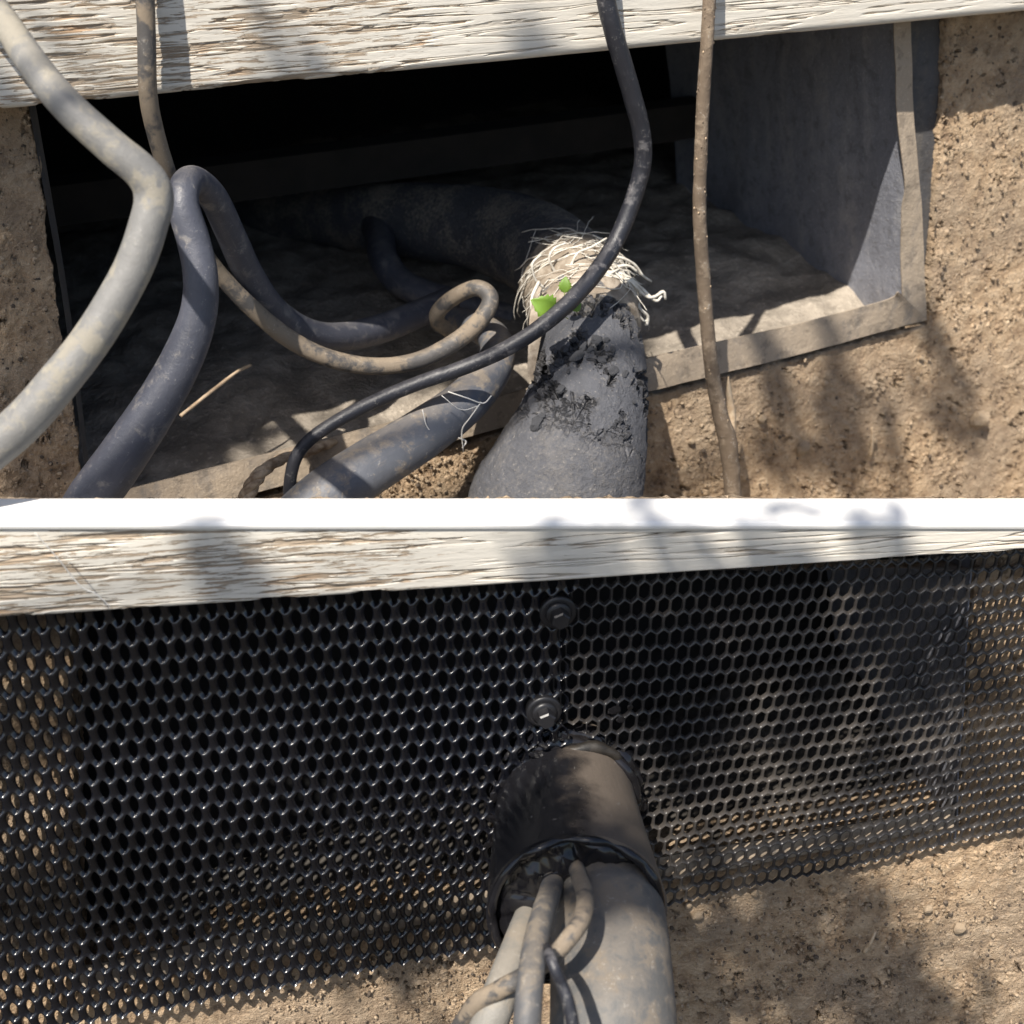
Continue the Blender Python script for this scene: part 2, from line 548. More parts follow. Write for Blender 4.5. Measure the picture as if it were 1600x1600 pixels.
MAT = {
    'board_u': m_board('white_siding_paint', 0.53, 0.0),
    'board_l': m_board('white_siding_paint_below', 0.48, 2.3),
    'cap': m_plain('white_cap_paint', (0.80, 0.79, 0.76), (0.84, 0.83, 0.81), 30, 0.5, 0.3, 0.0008),
    'stucco': m_stucco('rough_brown_stucco'),
    'soil': m_soil('dry_soil', (0.10, 0.075, 0.052), (0.24, 0.185, 0.13)),
    'mulch': m_soil('dark_garden_soil', (0.022, 0.019, 0.015), (0.055, 0.046, 0.035)),
    'dirt_dark': m_soil('dimmed_dark_dirt', (0.026, 0.023, 0.02), (0.06, 0.054, 0.047), 0.008),  # crawlspace dirt again, dimness behind the mesh put into a darker colour
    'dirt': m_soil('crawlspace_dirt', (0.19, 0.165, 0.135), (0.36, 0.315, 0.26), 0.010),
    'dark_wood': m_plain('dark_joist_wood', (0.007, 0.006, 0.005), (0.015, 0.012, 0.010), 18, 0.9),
    'black': m_plain('crawlspace_shade_black', (0.006, 0.006, 0.007), (0.012, 0.011, 0.011), 12, 1.0),  # near-black colour stands in for the darkness of the unlit space
    'galv_dark': m_metal('shaded_dark_sheet', (0.07, 0.07, 0.075), (0.10, 0.09, 0.08), 0.6, 0.1, 0.8),  # dark copy of the sheet, shade in the openings put into the colour
    'galv': m_metal('dull_galvanised_sheet', (0.23, 0.24, 0.28), (0.30, 0.30, 0.32), 0.45, 0.1, 0.7),
    'flange': m_metal('dusty_flange', (0.20, 0.185, 0.17), (0.36, 0.29, 0.215), 1.0, 0.2, 0.75),
    'pale_cable': m_tube('pale_grey_sheath', (0.175, 0.172, 0.165), (0.27, 0.245, 0.195), 0.5, 0.55),
    'grey_hose': m_tube('slate_grey_rubber', (0.062, 0.066, 0.085), (0.17, 0.16, 0.155), 0.40, 0.5),
    'tan_cable': m_tube('dusty_tan_sheath', (0.07, 0.066, 0.064), (0.24, 0.19, 0.135), 0.75, 0.6),
    'dark_cable': m_tube('black_rubber_sheath', (0.018, 0.019, 0.025), (0.12, 0.115, 0.12), 0.30, 0.45),
    'conduit': m_tube('grey_plastic_conduit', (0.10, 0.107, 0.125), (0.24, 0.20, 0.155), 0.42, 0.5, flecks=0.3),
    'conduit_dusty': m_tube('dusty_grey_conduit', (0.085, 0.086, 0.09), (0.19, 0.158, 0.12), 0.62, 0.6, flecks=0.25),
    'pipe_tan': m_tube('weathered_grey_pipe', (0.095, 0.094, 0.092), (0.165, 0.136, 0.105), 0.60, 0.6, flecks=0.28),
    'pale_plastic': m_tube('chalky_plastic', (0.20, 0.19, 0.17), (0.24, 0.205, 0.16), 0.5, 0.6),
    'stem': m_tube('dry_brown_bark', (0.16, 0.12, 0.085), (0.30, 0.235, 0.17), 0.5, 0.85, bumpd=0.0012, flecks=0.5),
    'split': m_plain('split_pale_wood', (0.42, 0.30, 0.19), (0.58, 0.46, 0.32), 120, 0.8),
    'root': m_plain('twisted_root_bark', (0.22, 0.145, 0.085), (0.52, 0.40, 0.27), 90, 0.85, 0.7, 0.003),
    'fibre': m_plain('off_white_fibre', (0.50, 0.46, 0.39), (0.72, 0.69, 0.62), 160, 0.75),
    'tape': m_plain('worn_tan_tape', (0.20, 0.16, 0.12), (0.36, 0.31, 0.25), 70, 0.75, 0.6, 0.002),
    'thread': m_plain('cobweb', (0.62, 0.60, 0.55), (0.75, 0.73, 0.68), 80, 0.7),
    'leaf': m_leaf('fresh_green_leaf', (0.10, 0.20, 0.02), (0.20, 0.32, 0.045)),
    'leaf_stem': m_leaf('leaf_stalk', (0.20, 0.26, 0.07), (0.28, 0.32, 0.10)),
    'tree_leaf': m_leaf('tree_leaf_green', (0.05, 0.11, 0.02), (0.09, 0.17, 0.03)),
    'bark': m_plain('tree_bark', (0.09, 0.07, 0.05), (0.18, 0.14, 0.10), 30, 0.9, 0.6, 0.004),
    'crumb': m_plain('foam_crumb', (0.03, 0.031, 0.036), (0.075, 0.077, 0.085), 150, 0.9, 0.6, 0.002),
    'grit_dark': m_plain('dark_grit', (0.05, 0.038, 0.028), (0.13, 0.10, 0.075), 200, 0.9),
    'stone': m_plain('pebble', (0.22, 0.165, 0.11), (0.40, 0.31, 0.215), 90, 0.85, 0.5, 0.002),
    'mesh_l': m_blackpaint('gloss_black_mesh', rough=0.25, spec=0.8),
    'mesh_r': m_blackpaint('greyed_black_mesh', (0.020, 0.019, 0.020), 0.34, 0.5, 0.15),  # greyish patches in the colour stand for light reflected off the strands
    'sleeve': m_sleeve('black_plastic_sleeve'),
    'sealant': m_blackpaint('black_sealant', (0.007, 0.007, 0.009), 0.15, 0.1, 0.8),
    'gasket': m_plain('dusty_black_rubber', (0.010, 0.009, 0.008), (0.030, 0.025, 0.020), 60, 0.55),
    'bolt': m_blackpaint('black_bolt', (0.012, 0.012, 0.014), 0.42, 0.1, 0.3),
}

# ------------------------------------------------------------------ ground
N = 60
gv = []
for j in range(N):
    for i in range(N):
        a, b = i / (N - 1) * 2 - 1, j / (N - 1) * 2 - 1
        x, y = 40 * a ** 5 + 1.5 * a, 40 * b ** 5 + 1.5 * b - 1.2
        gv.append((x, y, 0.012 * mnoise.noise(Vector((x, y, 0)) * 2.0)))
tag(mesh_obj('ground', gv, grid_faces(N, N), MAT['mulch']), 'bare brown soil in front of the wall', 'ground', kind='structure')

# ------------------------------------------------------------------ stucco walls with an opening


def stucco_wall(name, pl, hole, uo, zo, ncol, nrow, m, label, reveal=0.07, cat='wall'):
    """hole: TL, TR, BR, BL in wall coordinates; picture-frame grid around it, and the reveal going in"""
    (u0, u1), (z0, z1, z2) = uo, zo
    H = [Vector((*h, 0)) for h in hole]
    O = [Vector((u0, z1, 0)), Vector((u1, z2, 0)), Vector((u1, z0, 0)), Vector((u0, z0, 0))]
    ring_h, ring_o = [], []
    for k, n in zip(range(4), (ncol, nrow, ncol, nrow)):
        for i in range(n):
            a = i / n
            h = H[k].lerp(H[(k + 1) % 4], a)
            jag = 0.0022 * mnoise.noise(Vector((h.x * 60, h.y * 60, 3)))
            ring_h.append(h + Vector((jag, jag, 0)))
            ring_o.append(O[k].lerp(O[(k + 1) % 4], a))
    nr = len(ring_h)
    V = []
    for off in (-reveal, -reveal * 0.5, -0.006):
        for h in ring_h: V.append(pl.P(h.x, h.y, off))
    for j in range(m):
        a = (j / (m - 1))
        a = a ** 1.25
        for h, o in zip(ring_h, ring_o):
            q = h.lerp(o, a)
            V.append(pl.P(q.x, q.y, -0.003 if j == 0 else 0))
    # the back of the wall
    for off in (-reveal,):
        for o in ring_o: V.append(pl.P(o.x, o.y, off))
    F = grid_faces(nr, m + 4, True)
    last = (m + 3) * nr
    for i in range(nr):
        F.append((last + i, last + (i + 1) % nr, (i + 1) % nr, i))
    F = [f[::-1] for f in F]
    o = mesh_obj(name, V, F, MAT['stucco'])
    bm = bmesh.new(); bm.from_mesh(o.data)
    bmesh.ops.recalc_face_normals(bm, faces=bm.faces)
    bm.to_mesh(o.data); bm.free()
    return tag(o, label, cat)


UH = [U.uz(26, 30), U.uz(1482, -60), U.uz(1451, 507), U.uz(142, 845)]
LH = [L.uz(108, 905), L.uz(1524, 862), L.uz(1500, 1290), L.uz(122, 1548)]
wall_u = stucco_wall('foundation_wall', U, UH, (U.uz(-420, 400)[0], U.uz(1980, 400)[0]), (0.55, U.uz(800, -90)[1], U.uz(800, -90)[1]), 420, 170, 130,
                     'rough brown stucco wall around the open hole with loose cables')
wall_l = stucco_wall('foundation_wall', L, LH, (L.uz(-380, 1200)[0], L.uz(1960, 1200)[0]), (-0.03, L.uz(-380, 850)[1], L.uz(1960, 846)[1]), 420, 170, 150,
                     'rough brown stucco wall behind the black metal mesh')

# ------------------------------------------------------------------ siding boards


def board(name, pl, bl, br, off, hgt, th, mat, label, ns=620, group=None, parent=None, top=None, dense=True):
    """bl, br: bottom front corners (world); a plank with a rounded lower edge, standing off the wall"""
    A, B = Vector(bl), Vector(br)
    prof = []            # (outward from the front face, height fraction or metres, v)
    rad = 0.007
    prof.append((-th, 0.0))
    prof.append((-rad * 1.2, 0.0))
    for k in range(1, 6):
        a = math.pi / 2 * k / 5
        prof.append((-rad + rad * math.sin(a), rad - rad * math.cos(a)))
    nz = int(hgt / (0.0013 if dense else 0.02))
    for k in range(1, nz + 1):
        prof.append((0.0, rad + (1.0 if True else 0) * (hgt - rad) * k / nz))
    prof.append((-th, hgt))
    V, UV = [], []
    Ln = (B - A).length
    for (o_, z) in prof:
        for i in range(ns):
            a = i / (ns - 1)
            p = A.lerp(B, a)
            if top is not None:
                f = z / hgt
                hz = (top[0] * (1 - a) + top[1] * a) - p.z
                q = p + pl.n * o_ + ZUP * (f * hz)
                zz = f * hz
            else:
                q = p + pl.n * o_ + ZUP * z
                zz = z
            V.append(q)
            UV.append((a * Ln, zz - o_ * 0.5))
    F = grid_faces(ns, len(prof))
    n = len(prof)
    # back and ends
    for i in range(ns - 1):
        F.append((i + 1, i, (n - 1) * ns + i, (n - 1) * ns + i + 1))
    F.append(tuple(j * ns for j in range(n)))
    F.append(tuple(j * ns + ns - 1 for j in range(n))[::-1])
    o = mesh_obj(name, V, F, mat, parent, True, UV)
    bm = bmesh.new(); bm.from_mesh(o.data)
    bmesh.ops.recalc_face_normals(bm, faces=bm.faces)
    bm.to_mesh(o.data); bm.free()
    return tag(o, label, 'siding board', group)


OFFB = 0.055


def ubl(x): return 168 - 0.0965 * (x - 48)


bA, bB = U(-380, ubl(-380), OFFB), U(1950, ubl(1950), OFFB)
board('siding_board', U, bA, bB, OFFB, 0.15, OFFB - 0.004, MAT['board_u'],
      'white embossed siding board over the open hole, its paint flaking at one end')
lift = Vector((0, 0, 0.148))
for k in range(1, 5):
    board('siding_board', U, bA + lift * k + U.n * 0.004, bB + lift * k + U.n * 0.004, OFFB, 0.15, 0.03, MAT['board_u'],
          'white siding board higher up the wall above the open hole', ns=60, group='upper courses of white siding', dense=False)


def lbl(x): return 966 - 0.0685 * (x - 48)


OFFL = 0.036
lA, lB = L(-340, lbl(-340), OFFL), L(1930, lbl(1930), OFFL)
tA, tB = L(-340, 826, OFFL), L(1930, 826, OFFL)
board('siding_board', L, lA, lB, OFFL, 0.10, OFFL - 0.004, MAT['board_l'],
      'white embossed siding board above the black mesh with brown worn grain', ns=680, top=(tA.z, tB.z))
# the white cap that covers the step between the two walls
V, F = [], []
nc = 80
for i in range(nc):
    x = -340 + (1930 + 340) * i / (nc - 1)
    f0 = L(x, 817, OFFL + 0.003)
    b0 = None
    zf = f0.z
    # the back edge at the same height, where the line of sight just above it clears the step
    d = C_FWD + C_RT * ((x - 800) / FPX) + C_UP * ((800 - 777) / FPX)
    t_ = (zf + 0.002 - CAM.z) / d.z
    bk = CAM + d * t_
    low = L(x, 827, OFFL + 0.003)
    V += [f0, bk, Vector((bk.x, bk.y, zf - 0.03)), Vector((low.x, low.y, low.z))]
for i in range(nc - 1):
    for k in range(4):
        a, b = i * 4 + k, i * 4 + (k + 1) % 4
        F.append((a, b, b + 4, a + 4))
F += [(0, 1, 2, 3), tuple((nc - 1) * 4 + k for k in (3, 2, 1, 0))]
o = mesh_obj('drip_cap', V, F, MAT['cap'], None, False)
bm = bmesh.new(); bm.from_mesh(o.data)
bmesh.ops.recalc_face_normals(bm, faces=bm.faces)
bm.to_mesh(o.data); bm.free()
bv = o.modifiers.new('bevel', 'BEVEL'); bv.width = 0.0025; bv.segments = 2; bv.limit_method = 'ANGLE'
tag(o, 'smooth white painted cap strip lying along the top of the lower siding board', 'trim')

# soil sloping over the step between the lower wall and the upper wall
V = []
n1, n2 = 200, 30
for j in range(n2):
    for i in range(n1):
        px = -420 + 2400 * i / (n1 - 1)
        pb = U(px, 792, -0.01); pb.z -= 0.020
        f_ = L(px, 817, 0.01); f_.z -= 0.040
        q = f_.lerp(pb, j / (n2 - 1))
        q.z += 0.006 * mnoise.noise(Vector((q.x, q.y, 0)) * 22) * math.sin(math.pi * j / (n2 - 1))
        V.append(q)
o = mesh_obj('soil_ledge', V, grid_faces(n1, n2), MAT['dirt'])
tag(o, 'strip of dry soil on the step between the two walls', 'soil', kind='structure')

# ------------------------------------------------------------------ behind the openings: dark crawlspace


def crawl(pl, hole, back, top, zfloor, name, dirt='dirt'):
    """back(u) -> how deep the space is at u; top(u, depth) -> ceiling height; zfloor likewise"""
    us = [h[0] for h in hole]; zs = [h[1] for h in hole]
    u0, u1, z0 = min(us) - 0.10, max(us) + 0.10, min(zs) - 0.10
    P = pl.P
    d0 = 0.0715
    root = tag(bpy.data.objects.new(name, None), None, None, None, 'structure')
    COL.objects.link(root)
    root.location = P((u0 + u1) / 2, z0, -back((u0 + u1) / 2) / 2)
    B0, B1 = back(u0), back(u1)
    TB0, TB1, TF0, TF1 = P(u0, top(u0, B0), -B0), P(u1, top(u1, B1), -B1), P(u0, top(u0, d0), -d0), P(u1, top(u1, d0), -d0)
    LB0, LB1, LF0, LF1 = P(u0, z0, -B0), P(u1, z0, -B1), P(u0, z0, -d0), P(u1, z0, -d0)
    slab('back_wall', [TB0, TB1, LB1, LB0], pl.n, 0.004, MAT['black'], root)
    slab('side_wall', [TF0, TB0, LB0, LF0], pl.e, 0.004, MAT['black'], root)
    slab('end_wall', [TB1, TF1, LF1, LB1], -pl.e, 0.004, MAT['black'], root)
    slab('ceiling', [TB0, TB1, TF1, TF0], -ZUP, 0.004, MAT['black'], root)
    nu, nv = 260, 100
    V = []
    for j in range(nv):
        for i in range(nu):
            u = u0 + 0.01 + (u1 - u0 - 0.02) * i / (nu - 1)
            dd = -0.004 - (back(u) - 0.01) * (j / (nv - 1)) ** 1.5
            q = P(u, 0, dd)
            z = zfloor(u, dd) + 0.010 * mnoise.noise(q * 11) + 0.006 * mnoise.noise(q * 31)
            V.append(P(u, z, dd))
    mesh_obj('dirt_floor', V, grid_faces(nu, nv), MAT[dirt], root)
    return root


def uh_bot(u):
    a = (u - UH[3][0]) / (UH[2][0] - UH[3][0])
    return UH[3][1] + (UH[2][1] - UH[3][1]) * a


def lh_bot(u):
    a = (u - LH[3][0]) / (LH[2][0] - LH[3][0])
    return LH[3][1] + (LH[2][1] - LH[3][1]) * a


def clampu(u, H): return min(max(u, H[3][0]), H[2][0])


def l_back(u):
    """the lower space ends a hand's breadth in front of the upper wall and its pipes"""
    p = L.P(u, 0, 0)
    nn = -L.n
    return (U.p0 + U.n * 0.205 - p).dot(U.n) / nn.dot(U.n)


def l_top(u, d):
    return LH[0][1] + (LH[1][1] - LH[0][1]) * (u - LH[0][0]) / (LH[1][0] - LH[0][0]) - max(0, d) * 0.53 + 0.012


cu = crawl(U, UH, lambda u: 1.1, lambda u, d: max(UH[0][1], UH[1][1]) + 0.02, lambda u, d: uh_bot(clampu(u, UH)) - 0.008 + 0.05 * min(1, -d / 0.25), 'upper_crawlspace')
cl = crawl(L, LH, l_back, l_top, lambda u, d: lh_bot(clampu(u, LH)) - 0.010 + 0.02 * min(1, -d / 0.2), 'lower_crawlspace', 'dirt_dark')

# a dark joist crossing inside the upper opening
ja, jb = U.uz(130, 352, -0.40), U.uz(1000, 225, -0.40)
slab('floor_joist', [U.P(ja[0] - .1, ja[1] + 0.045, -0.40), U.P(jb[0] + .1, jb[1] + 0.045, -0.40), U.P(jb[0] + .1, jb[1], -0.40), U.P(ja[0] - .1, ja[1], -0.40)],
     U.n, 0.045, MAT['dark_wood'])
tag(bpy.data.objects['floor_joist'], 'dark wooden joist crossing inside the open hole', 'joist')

# ------------------------------------------------------------------ sheet metal frames lining the openings


def frame_depth(pl, u, z, target_px):
    for k in range(1, 200):
        p = pl.P(u, z, -0.005 * k)
        v = p - CAM
        if 800 + FPX * v.x / v.dot(C_FWD) < target_px: return 0.005 * k
    return 0.4


fr = thing('vent_frame', U.P(0, U.uz(800, 690)[1], 0), 'dusty bent sheet metal frame lining the open hole', 'frame')
rt, rb = U.uz(1402, 0), U.uz(1413, 492)
dp = frame_depth(U, (rt[0] + rb[0]) / 2, (rt[1] + rb[1]) / 2, 1045)
slab('side_panel', [U.P(rt[0], rt[1] + 0.05, -dp), U.P(rt[0], rt[1] + 0.05, 0.002), U.P(rb[0], rb[1] - 0.012, 0.002), U.P(rb[0], rb[1] - 0.012, -dp)],
     -U.e, 0.0014, MAT['galv'], fr, 24, 14, 0.004)
tag(bpy.data.objects['side_panel'], 'blotchy dull grey galvanised side sheet')


def strip(name, pl, pts_a, pts_b, th, mat, parent, sub=8, lift=0.0):
    """a bent strip of sheet between two edges, each a list of (px, py, off)"""
    A = catmull([tuple(pl(*p)) for p in pts_a], sub)
    B = catmull([tuple(pl(*p)) for p in pts_b], sub)
    V = []
    n = len(A)
    for side in (0, 1):
        for a, b in zip(A, B):
            for k in range(4):
                q = Vector(a).lerp(Vector(b), k / 3)
                w = 0.0018 * mnoise.noise(q * 30)
                V.append(q + pl.n * (w - side * th))
    Nn = 4 * n
    F0 = grid_faces(4, n)
    F = F0 + [tuple(Nn + i for i in f[::-1]) for f in F0]
    loop = [i for i in range(4)] + [j * 4 + 3 for j in range(1, n)] + [(n - 1) * 4 + k for k in (2, 1, 0)] + [j * 4 for j in range(n - 2, 0, -1)]
    for a, b in zip(loop, loop[1:] + loop[:1]):
        F.append((a, b, b + Nn, a + Nn))
    o = mesh_obj(name, V, F, mat, parent, False)
    bm = bmesh.new(); bm.from_mesh(o.data)
    bmesh.ops.recalc_face_normals(bm, faces=bm.faces)
    bm.to_mesh(o.data); bm.free()
    return o


strip('flange', U, [(1394, -30, .004), (1398, 60, .004), (1402, 180, .005), (1414, 288, .009), (1409, 340, .006), (1410, 474, .004)],
      [(1420, -30, .004), (1424, 60, .004), (1428, 180, .004), (1437, 288, .004), (1441, 340, .004), (1448, 500, .003)], 0.0014, MAT['flange'], fr)
strip('backing_strip', U, [(1416, -30, -.008), (1422, 100, -.008), (1430, 250, -.008), (1438, 420, -.008)],
      [(1488, -30, -.008), (1474, 100, -.008), (1462, 250, -.008), (1444, 420, -.008)], 0.0014, MAT['galv_dark'], fr)
strip('sill_flange', U, [(120, 786, .003), (480, 693, .004), (830, 606, .005), (1040, 553, .006), (1240, 508, .006), (1380, 470, .010), (1404, 456, .018)],
      [(120, 842, .006), (480, 749, .008), (780, 670, .009), (1040, 605, .010), (1240, 556, .008), (1390, 515, .008), (1449, 500, .006)],
      0.0016, MAT['flange'], fr)
strip('sill_return', U, [(120, 786, -.09), (480, 693, -.09), (830, 606, -.09), (1040, 553, -.09), (1240, 508, -.09), (1400, 470, -.09)],
      [(120, 786, .003), (480, 693, .004), (830, 606, .005), (1040, 553, .006), (1240, 508, .006), (1400, 470, .009)],
      0.0014, MAT['flange'], fr)
strip('edge_strip', U, [(22, 30, .003), (52, 205, .003), (100, 480, .003), (134, 745, .003), (146, 850, .003)],
      [(30, 30, -.02), (63, 205, -.02), (109, 480, -.02), (141, 745, -.02), (153, 850, -.02)], 0.0014, MAT['galv_dark'], fr)

fl = thing('vent_frame', L.P(0, L.uz(800, 1400)[1], 0), 'dull sheet metal frame seen through the black mesh', 'frame')
rt, rb = L.uz(1514, 866), L.uz(1494, 1285)
dp = min(l_back(rt[0]) - 0.004, frame_depth(L, (rt[0] + rb[0]) / 2, (rt[1] + rb[1]) / 2, 1215))
slab('side_panel', [L.P(rt[0], l_top(rt[0], dp) - .002, -dp), L.P(rt[0], rt[1], 0.002), L.P(rb[0], rb[1] - 0.02, 0.002), L.P(rb[0], rb[1] - 0.02, -dp)],
     -L.e, 0.0014, MAT['galv'], fl, 20, 12, 0.003)
strip('sill_flange', L, [(124, 1512, .004), (560, 1424, .004), (1040, 1338, .004), (1490, 1262, .004)],
      [(124, 1550, .006), (560, 1462, .006), (1040, 1376, .006), (1490, 1292, .006)], 0.0014, MAT['flange'], fl)
strip('sill_return', L, [(124, 1512, -.06), (560, 1424, -.06), (1040, 1338, -.06), (1490, 1262, -.06)],
      [(124, 1512, .004), (560, 1424, .004), (1040, 1338, .004), (1490, 1262, .004)], 0.0014, MAT['galv_dark'], fl)

# ------------------------------------------------------------------ the insulated pipe
PIPE = [(300, 330, -.92, 90), (470, 335, -.66, 100), (600, 342, -.47, 112), (720, 352, -.34, 126), (810, 375, -.24, 140), (868, 410, -.13, 150), (900, 455, -.03, 158), (917, 520, .035, 166),
        (922, 590, .075, 180), (910, 660, .100, 208), (888, 735, .115, 246), (868, 790, .118, 272), (860, 830, .112, 270), (856, 900, .095, 264), (854, 985, .080, 260)]
rows = path(U, PIPE, 16)
pipe = thing('insulated_pipe', U(868, 985, .08), 'thick dark grey pipe in cracked crumbling foam coming out of the open hole', 'pipe')


def s_at(rows, py):
    s_, best, out = 0.0, 1e9, 0.0
    for i, r in enumerate(rows):
        if i: s_ += (Vector(r[:3]) - Vector(rows[i - 1][:3])).length
        v = Vector(r[:3]) - CAM
        y = 800 - FPX * v.dot(C_UP) / v.dot(C_FWD)
        if abs(y - py) < best: best, out = abs(y - py), s_
    return out


MAT['insul'] = m_insul('crumbling_pipe_foam', s_at(rows, 508), s_at(rows, 670))
foam = tube('insulation', rows, MAT['insul'], pipe, res=120, lump=0.02, lscale=22)
# the worn tape band with its frayed fibres
def _i(py): return min(range(len(rows)), key=lambda i: abs(800 - FPX * (Vector(rows[i][:3]) - CAM).dot(C_UP) / depth(Vector(rows[i][:3])) - py))


band = [r for r in rows[_i(440):_i(525)]]
band = [np.array([*r[:3], r[3] * (1.035 + 0.02 * math.sin(i * 1.7))]) for i, r in enumerate(band)]
tube('tape_band', band, MAT['tape'], pipe, res=72, lump=0.05, lscale=50)


def frames(rows):
    out = []
    for i in range(len(rows)):
        a, b = rows[max(i - 1, 0)], rows[min(i + 1, len(rows) - 1)]
        t = (Vector(b[:3]) - Vector(a[:3])).normalized()
        e1 = (Vector((1, 0, 0)) - t * t.x).normalized()
        e2 = e1.cross(t)
        if e2.z < 0: e2 = -e2
        out.append((Vector(rows[i][:3]), t, e1, e2, rows[i][3]))
    return out


def tuft(rows, i0, i1, count, mat, parent, name, lift=0.10):
    """matted fibres wound over the pipe between two stations, their ends coming loose"""
    fr_ = frames(rows)
    V, F = [], []
    for q in range(count):
        i = rng.uniform(i0, i1)
        a = rng.uniform(-0.4, 1.9) if rng.random() < 0.72 else rng.uniform(0, math.pi + 0.3)
        da = rng.choice([-1, 1]) * rng.uniform(0.05, 0.17)
        di = rng.normal(0, 0.5)
        up = rng.uniform(0.0, 0.05)
        loose = rng.random() < 0.6
        seg = int(rng.integers(7, 14))
        th = rng.uniform(0.0003, 0.0008)
        pts = []
        for k in range(seg):
            ii = min(max(int(i), 0), len(fr_) - 1)
            C, t, e1, e2, r = fr_[ii]
            rad = r * (1.035 + up + 0.02 * abs(math.sin(k * 1.3 + q)))
            p = C + (e1 * math.cos(a) + e2 * math.sin(a)) * rad + t * (i - ii) * 0.004
            pts.append(np.array([*p, th * (1.2 - 0.6 * k / seg)]))
            a += da * rng.uniform(0.6, 1.3)
            i += di * rng.uniform(0.4, 1.4)
            di += rng.normal(0, 0.25)
            if loose and k > seg * 0.4: up += lift * rng.uniform(0.1, 0.6)
        v, f, _ = sweep(catmull(pts, 3), res=4)
        b = len(V)
        V += v
        F += [tuple(b + i_ for i_ in ff) for ff in f]
    o = mesh_obj(name, V, F, mat, parent)
    o['kind'] = 'stuff'
    return o


def idx_at(rows, py):
    best, bi = 1e9, 0
    for i, r in enumerate(rows):
        v = Vector(r[:3]) - CAM
        y = 800 - FPX * v.dot(C_UP) / v.dot(C_FWD)
        if abs(y - py) < best: best, bi = abs(y - py), i
    return bi


tuft(rows, idx_at(rows, 445), idx_at(rows, 498), 95, MAT['fibre'], pipe, 'frayed_fibres')
# long strands hanging to the right
for pts in ([(960, 430, .03, 7), (985, 440, .035, 6), (1008, 462, .04, 5), (1022, 464, .04, 5), (1036, 456, .04, 6), (1040, 468, .04, 4)],
            [(955, 445, .03, 6), (982, 458, .035, 6), (1000, 482, .04, 5), (1012, 494, .04, 5), (1010, 508, .04, 6)],
            [(950, 420, .02, 6), (980, 415, .02, 5), (996, 425, .02, 4)],
            [(930, 415, .02, 5), (962, 402, .02, 5), (990, 412, .02, 4), (1004, 430, .02, 4), (1018, 440, .02, 3)],
            [(940, 425, .03, 6), (972, 428, .03, 6), (1000, 448, .035, 5), (1024, 470, .04, 5), (1034, 462, .04, 4)],
            [(945, 432, .03, 5), (970, 448, .035, 5), (988, 476, .04, 5), (1004, 500, .04, 4), (1014, 500, .04, 4)],
            [(870, 430, .0, 5), (858, 405, .0, 4), (866, 388, .0, 4), (884, 380, .0, 3)],
            [(890, 420, .01, 5), (902, 396, .01, 4), (924, 386, .01, 4), (948, 372, .01, 3)],
            [(850, 450, .02, 5), (836, 436, .02, 4), (832, 412, .02, 4), (846, 398, .02, 3)],
            [(910, 440, .03, 5), (932, 425, .03, 5), (950, 428, .035, 5), (968, 420, .03, 4)],
            [(842, 440, .02, 6), (830, 470, .03, 5), (834, 500, .03, 4)]):
    tube('frayed_strand', path(U, pts, 4), MAT['fibre'], pipe, res=6, lump=0.2, lscale=400)
# tan scrap hanging beside the pipe
strip('fibre_scrap', U, [(832, 470, .03), (826, 520, .05), (826, 590, .06)], [(858, 465, .05), (846, 520, .06), (834, 596, .06)], 0.001, MAT['tape'], pipe)
# crumbs of foam lying on the pipe
ico = bmesh.new()
bmesh.ops.create_icosphere(ico, subdivisions=2, radius=1.0)
for v in ico.verts:
    v.co *= 1 + 0.35 * mnoise.noise(v.co * 1.7 + Vector((4, 2, 1)))
crumb_me = bpy.data.meshes.new('crumb')
ico.to_mesh(crumb_me); ico.free()
crumb_me.materials.append(MAT['crumb'])


def row_near(rows, py, pl=U):
    best, bi = 1e9, 0
    for i, r in enumerate(rows):
        v = Vector(r[:3]) - CAM
        y = 800 - FPX * v.dot(C_UP) / v.dot(C_FWD)
        if abs(y - py) < best and v.dot(C_FWD) < 1.35: best, bi = abs(y - py), i
    return rows[bi]


def on_pipe(rows, px, py):
    """point of the tube surface seen at a photo position"""
    d = (C_FWD + C_RT * ((px - 800) / FPX) + C_UP * ((800 - py) / FPX)).normalized()
    best = None
    for r in rows:
        C = Vector(r[:3]); w = C - CAM
        tc = w.dot(d)
        m2 = (w - d * tc).length
        if m2 < r[3]:
            t = tc - math.sqrt(r[3] ** 2 - m2 ** 2)
            if best is None or t < best[0]: best = (t, (CAM + d * t - C).normalized())
    return (CAM + d * best[0], best[1]) if best else None


